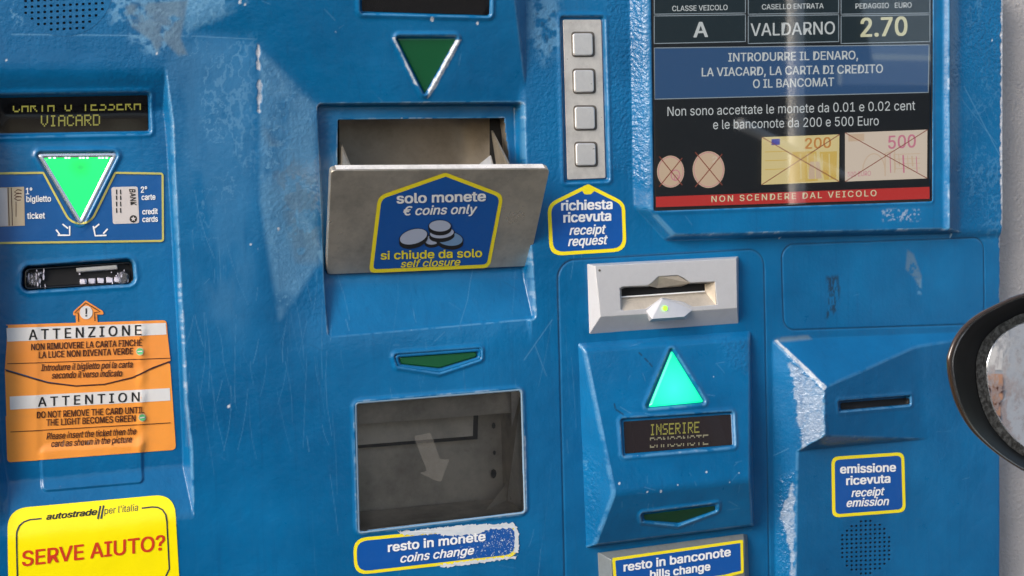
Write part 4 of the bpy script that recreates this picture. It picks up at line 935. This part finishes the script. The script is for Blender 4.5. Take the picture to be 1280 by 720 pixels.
# ---- change plate under the banknote module
pl = poly3('change_plate', [(748, 691, 6), (929, 667, 6), (931, 678, 16), (764, 700, 22), (931, 760, 16), (766, 780, 22), (751, 780, 0), (938, 760, 0), (934, 668, 0), (747, 691, 0)],
 [(0, 1, 2, 3), (3, 2, 4, 5), (0, 3, 5, 6, 9), (1, 8, 7, 4, 2), (0, 9, 8, 1)], M.setdefault('greyp', metal('grey_plate', (.24, .27, .28), .3, .4, 30, .4)), T, .8)
PS = planesurf((764, 700, 22.4), (931, 678, 16.4), (766, 780, 22.4))
bl = blabel('bills_change_label', [(765, 697.5), (928.5, 674.5), (929.5, 716), (905, 722), (768, 741)], 2, 3.6, PS, pl)
text('resto in banconote', (779.5, 714), (912.5, 694.5), 10.5, PS, W, pl, .03, off=.6); text('bills change', (812.5, 723), (887, 712.5), 10, PS, W, pl, .03, off=.6)

# ---- receipt emission slot
es = avgsurf([(1053, 508), (1132, 500), (1090, 507)], fl)
eo = decal('emission_slot', rpoly([(1050, 503.5), (1136, 497), (1136.5, 505), (1050.5, 512.5)], 3), S, M['void'], T, .3, dense=5)
poly3('receipt_paper', [(1051, 508.6, 17), (1109, 503.4, 9), (1109, 506, 9), (1051, 510.3, 17)], [(0, 1, 2, 3)], M['cream'], eo)

# ================================================================== car wing mirror in front of the machine
MO = [(1280, 366), (1245, 380), (1215, 397), (1195, 418), (1185, 440), (1183, 456), (1187, 482), (1196, 509), (1212, 536), (1235, 559), (1262, 579), (1290, 594), (1340, 612), (1410, 622), (1475, 610), (1505, 560), (1508, 480), (1480, 400), (1420, 362), (1345, 352)]
MG = [(1282, 391), (1262, 399), (1245, 409), (1231, 423), (1223, 440), (1220, 456), (1221, 480), (1227, 506), (1238, 530), (1254, 550), (1270, 564), (1292, 576), (1340, 592), (1405, 600), (1460, 590), (1482, 550), (1484, 482), (1460, 414), (1410, 384), (1345, 379)]
MG2_ = [(1284, 403), (1268, 409), (1254, 418), (1243, 430), (1237, 444), (1234, 458), (1235, 480), (1240, 503), (1249, 524), (1262, 542), (1276, 555), (1294, 566), (1340, 580), (1400, 587), (1450, 578), (1468, 545), (1470, 484), (1448, 424), (1404, 396), (1345, 391)]
def cr_(pts, k=5):
    out = []; n = len(pts)
    for i in range(n):
        p = [np.array(pts[(i+j-1) % n], float) for j in range(4)]
        for s in range(k):
            t = s/k; out.append(tuple(.5*((2*p[1])+(-p[0]+p[2])*t+(2*p[0]-5*p[1]+4*p[2]-p[3])*t*t+(-p[0]+3*p[1]-3*p[2]+p[3])*t**3)))
    return out
O_, G_, G2_ = cr_(MO), cr_(MG), cr_(MG2_); n = len(O_)
def lerp(A, B, t): return [((1-t)*a[0]+t*b[0], (1-t)*a[1]+t*b[1]) for a, b in zip(A, B)]
cen = (1350, 485)
def shrink(A, s): return [((a[0]-cen[0])*s+cen[0], (a[1]-cen[1])*s+cen[1]) for a in A]
hM = 580.
mr = empty('car_wing_mirror', Vector(P(1400, 485, hM-60)), 'dark glossy car wing mirror in front of the right edge of the machine', 'car mirror'); LOC[mr] = Vector(P(1400, 485, hM-60))
def mz(px): return hM-(px-1183)*.10
loops = [(shrink(O_, .45), -95), (shrink(O_, .8), -75), (shrink(O_, .95), -42), (O_, -14), (O_, -4), (lerp(O_, G_, .06), 0), (lerp(O_, G_, .15), 0.5), (lerp(O_, G_, .20), -2), (lerp(O_, G_, .24), -6), (lerp(O_, G_, .6), -16), (lerp(O_, G_, 1.0), -27)]
V = []; Fc = []; fm = []
for A, dh_ in loops: V += [P(x, y, mz(x)+dh_) for x, y in A]
for k in range(len(loops)-1):
    for i in range(n): Fc.append((k*n+i, k*n+(i+1) % n, (k+1)*n+(i+1) % n, (k+1)*n+i)); fm.append(0 if k < 8 else 1)
Fc.append(tuple(range(n))); fm.append(0)
m_h = mat('dark_bronze_gloss', (.05, .030, .018), .25, metal=.3, coat=1.0); m_i = mat('black_inner_plastic', (.006, .005, .004), .45, spec=.15)  # rim colour browned to carry its bronze highlight
_n = N(m_h); _n.l(_n.bump(_n.noise(300, 3), .1, .0005), _n.b.inputs['Normal'])
ho = mk('mirror_housing', V, Fc, [m_h, m_i], mr, smooth=True, fm=fm); fixn(ho)
mg = bpy.data.materials.new('mirror_silver'); mg.use_nodes = True; _n = N(mg); _n.b.inputs['Metallic'].default_value = 1; _n.b.inputs['Base Color'].default_value = (.82, .84, .86, 1); _n.b.inputs['Roughness'].default_value = .03
_n.l(_n.mix(_n.ramp(_n.noise(160, 6, .7), .5, .7, 0, .35), (.84, .86, .88), (.45, .45, .45)), _n.b.inputs['Base Color']); _n.l(_n.ramp(_n.noise(120, 6), .45, .7, .02, .18), _n.b.inputs['Roughness'])
me_ = mat('corroded_mirror_edge', (.1, .1, .1), .35, metal=.5); _n = N(me_)
_n.l(_n.mix(_n.ramp(_n.noise(260, 5, .7), .42, .66), (.035, .033, .030), (.17, .17, .16)), _n.b.inputs['Base Color']); _n.l(_n.bump(_n.noise(260, 4), .5, .001), _n.b.inputs['Normal'])
def mgz(px): return mz(px)-26
V = [P(x, y, mgz(x)) for x, y in G_]+[P(x, y, mgz(x)+.3) for x, y in G2_]
gl = mk('mirror_edge', V, orient(V, [(i, (i+1) % n, n+(i+1) % n, n+i) for i in range(n)]), me_, mr, smooth=True)
V = [P(x, y, mgz(x)+.6) for x, y in G2_]; gl = mk('mirror_glass', V, orient(V, [tuple(range(n))]), mg, mr)
V = [P(x, y, mgz(x)+.5) for x, y in shrink(G2_, 1.008)]+[P(x, y, mgz(x)+1.3) for x, y in shrink(G2_, .997)]
mk('glass_edge', V, orient(V, [(i, (i+1) % n, n+(i+1) % n, n+i) for i in range(n)]), M['chrome'], mr, smooth=True)
# what stands behind the car and shows in the mirror: grey cabinet with an orange notice
nv = gl.data.polygons[0].normal.copy(); pm = Vector(P(1262, 490, mgz(1262))); vi = (pm-Vector(C0)).normalized(); vr = (vi-2*vi.dot(nv)*nv).normalized()

KC = 2.4; q = pm+vr*1.3*KC; side = vr.cross(Vector((0, 0, 1))).normalized(); upv_ = side.cross(vr).normalized()
cab = empty('service_cabinet', Vector((q.x, q.y, -1.2)), 'pale grey cabinet with orange notice, seen in the mirror glass', 'cabinet'); LOC[cab] = Vector((q.x, q.y, -1.2))
def cq(a, b, c_=0.): return q+side*a*KC+Vector((0, 0, 1))*(b*KC if abs(b) < .9 else b)+Vector((vr.x, vr.y, 0)).normalized()*c_
bx = [(-.16, -1.2-q.z, 0), (.20, -1.2-q.z, 0), (.20, .22, 0), (-.16, .22, 0)]
V = [cq(*p) for p in bx]+[cq(p[0], p[1], .25) for p in bx]
o = mk('cabinet_body', V, [(0, 1, 2, 3), (1, 5, 6, 2), (4, 0, 3, 7), (3, 2, 6, 7), (5, 4, 7, 6)], mat('pale_cabinet', (.40, .43, .48), .4), cab); fixn(o); bevel(o, .01)
V = [cq(a_, b_, -.003) for a_, b_ in ((.0, -.07), (.17, -.07), (.17, .02), (.0, .02))]; mk('orange_notice', V, [(0, 1, 2, 3)], label_mat('faded_orange', (.50, .27, .17), fade=.3, fc=(.5, .4, .35)), cab)
V = [cq(a_, b_, -.003) for a_, b_ in ((.0, .025), (.17, .025), (.17, .10), (.0, .10))]; mk('white_notice', V, [(0, 1, 2, 3)], M['lwhite'], cab)
for k in range(5): V = [cq(a_, b_, -.005) for a_, b_ in ((0, .005-k*.02), (.15, .005-k*.02), (.15, -.003-k*.02), (0, -.003-k*.02))]; mk('printed_line', V, [(0, 1, 2, 3)], M['brown'], cab)
V = [cq(a_, b_, -.004) for a_, b_ in ((-.07, -.5), (-.05, -.5), (-.05, .2), (-.07, .2))]; mk('door_gap', V, [(0, 1, 2, 3)], M['ink'], cab)
V = [cq(a_, b_, -.006) for a_, b_ in ((.02, .06), (.10, .05), (.12, .13), (.06, .14))]; mk('notice_mark', V, [(0, 1, 2, 3)], M['seam'], cab)

# ================================================================== what the screen glass reflects from across the lane
def refl(px, py, Y):
    p = np.array(P(px, py, hG)); v = p-C0; v[1] = -v[1]; return Vector(p+v*((Y-p[1])/v[1]))
wp_ = mat('white_column_paint', (.80, .80, .78), .5); dk_ = mat('dark_booth_cladding', (.035, .038, .042), .6)
def prism(name, a, b, rad, material, n_=16, **k):
    a, b = Vector(a), Vector(b); z = (b-a).normalized(); x = z.orthogonal().normalized(); y = z.cross(x); V = []
    for q_ in (a, b): V += [q_+(x*math.cos(t)+y*math.sin(t))*rad for t in [i*2*math.pi/n_ for i in range(n_)]]
    Fc = [(i, (i+1) % n_, n_+(i+1) % n_, n_+i) for i in range(n_)]+[tuple(range(n_)), tuple(range(n_, 2*n_))]
    o = mk(name, V, Fc, material, **k); fixn(o); return o
def boxm(name, x0, x1, y0, y1, z0, z1, material, parent, bv=.01):
    V = [(x, y, z) for x in (x0, x1) for y in (y0, y1) for z in (z0, z1)]
    o = mk(name, V, [(0, 1, 3, 2), (4, 6, 7, 5), (0, 4, 5, 1), (2, 3, 7, 6), (0, 2, 6, 4), (1, 5, 7, 3)], material, parent); fixn(o); bevel(o, bv); return o
cp = refl(995, 120, -2.9); wid = (refl(1004, 120, -2.9)-refl(986, 120, -2.9)).length
prism('canopy_column', (cp.x, cp.y, -1.2), (cp.x, cp.y, 3.2), wid/2, wp_, label='white round canopy column across the lane, reflected in the screen', cat='column')
prism('barrier_arm', refl(925, 155, -1.95), refl(1140, 262, -5.), .016, wp_, label='thin white barrier arm slanting across the lane, reflected in the screen', cat='barrier')
ba, bb, bc = refl(770, -90, -3.3), refl(1050, 300, -3.3), refl(1200, 105, -3.3)
bo = empty('toll_booth', Vector((ba.x, ba.y, -1.2)), 'dark toll booth with a pale side wall across the lane, reflected in the screen', 'toll booth'); LOC[bo] = Vector((ba.x, ba.y, -1.2))
boxm('booth_wall', ba.x, bb.x, -3.9, -3.3, -1.2, ba.z, dk_, bo)
boxm('booth_roof', ba.x-.1, bb.x+.05, -4.0, -3.2, ba.z, ba.z+.12, wp_, bo)
boxm('booth_annexe', bb.x+.01, bc.x+.3, -3.9, -3.32, -1.2, bc.z, dk_, bo)
def sidewall(name, px0, px1, pyt0, pyt1, pyb0, pyb1, m):
    A = [refl(px0, pyt0, -3.95), refl(px1, pyt1, -6.5), refl(px1, pyb1, -6.5), refl(px0, pyb0, -3.95)]
    o = mk(name, A+[a+Vector((.05, -.02, 0)) for a in A], [(0, 1, 2, 3), (4, 5, 6, 7), (0, 1, 5, 4), (1, 2, 6, 5), (2, 3, 7, 6), (3, 0, 4, 7)], m, bo); fixn(o)
sidewall('side_wall', 1052, 1190, -90, -90, 66, 70, wp_)
sidewall('side_wall', 1052, 1190, 74, 76, 106, 104, mat('booth_grey', (.42, .44, .50), .5))
A = [refl(1030, -90, -3.29), refl(1056, -90, -3.29), refl(1092, 80, -3.29), refl(1030, 80, -3.29)]
o = mk('booth_buttress', A+[a+Vector((0, -.3, 0)) for a in A], [(0, 1, 2, 3), (4, 5, 6, 7), (0, 1, 5, 4), (1, 2, 6, 5), (2, 3, 7, 6), (3, 0, 4, 7)], dk_, bo); fixn(o)

# the dark car the mirror belongs to stands behind the viewpoint; the paint and the screen reflect it
cx0, cy0 = -0.8, -1.66
car = empty('dark_car', Vector((cx0-1.2, cy0-.9, -1.2)), 'dark grey car standing in the lane opposite the machine, reflected in its paint', 'car'); LOC[car] = Vector((cx0-1.2, cy0-.9, -1.2))
prof = [(-2.0, .25), (-2.05, .62), (-1.95, .92), (-1.5, 1.0), (-1.05, 1.36), (-.5, 1.46), (.3, 1.45), (.8, 1.30), (1.35, .98), (2.1, .84), (2.3, .62), (2.3, .25)]
def xsec(name, pts, y0, y1, material, inset_top=0.):
    V = []
    for y, s_ in ((y0, 1), (y0-.06, 0), (y1+.06, 0), (y1, 1)):
        for (x, z) in pts: V.append((car_x+x*(1-.03*s_), y-(inset_top*max(0, z-.95) if y > (y0+y1)/2 else -inset_top*max(0, z-.95)), -1.2+z-(.03 if s_ and z > .5 else 0)))
    m = len(pts); Fc = [(k*m+i, k*m+(i+1) % m, (k+1)*m+(i+1) % m, (k+1)*m+i) for k in range(3) for i in range(m)]+[tuple(range(m)), tuple(range(3*m, 4*m))]
    o = mk(name, V, Fc, material, car); fixn(o); bevel(o, .02, 2, 30); return o
car_x = cx0-1.2
xsec('car_body', prof, cy0, cy0-1.75, mat('dark_car_paint', (.02, .021, .024), .25, coat=.8), .35)
gm = mat('tinted_glass', (.012, .014, .016), .05)
for q in ([(-1.35, .98), (-1.0, 1.30), (-.35, 1.38), (-.35, .98)], [(-.27, .98), (-.27, 1.38), (.3, 1.37), (.72, 1.24), (1.1, .98)]):
    V = [(car_x+x, cy0+.006-.35*max(0, z-.95), -1.2+z) for x, z in q]; o = mk('window', V+[(a, b-.01, c) for a, b, c in V], [(0, 1, 2, 3)]+[(4, 5, 6, 7)] if len(q) == 4 else [tuple(range(5)), tuple(range(9, 4, -1))], gm, car)
for x in (-1.3, 1.45): prism('wheel', (car_x+x, cy0+.02, -.88), (car_x+x, cy0-.22, -.88), .32, mat('tyre_rubber', (.015, .015, .015), .8), 28, parent=car)
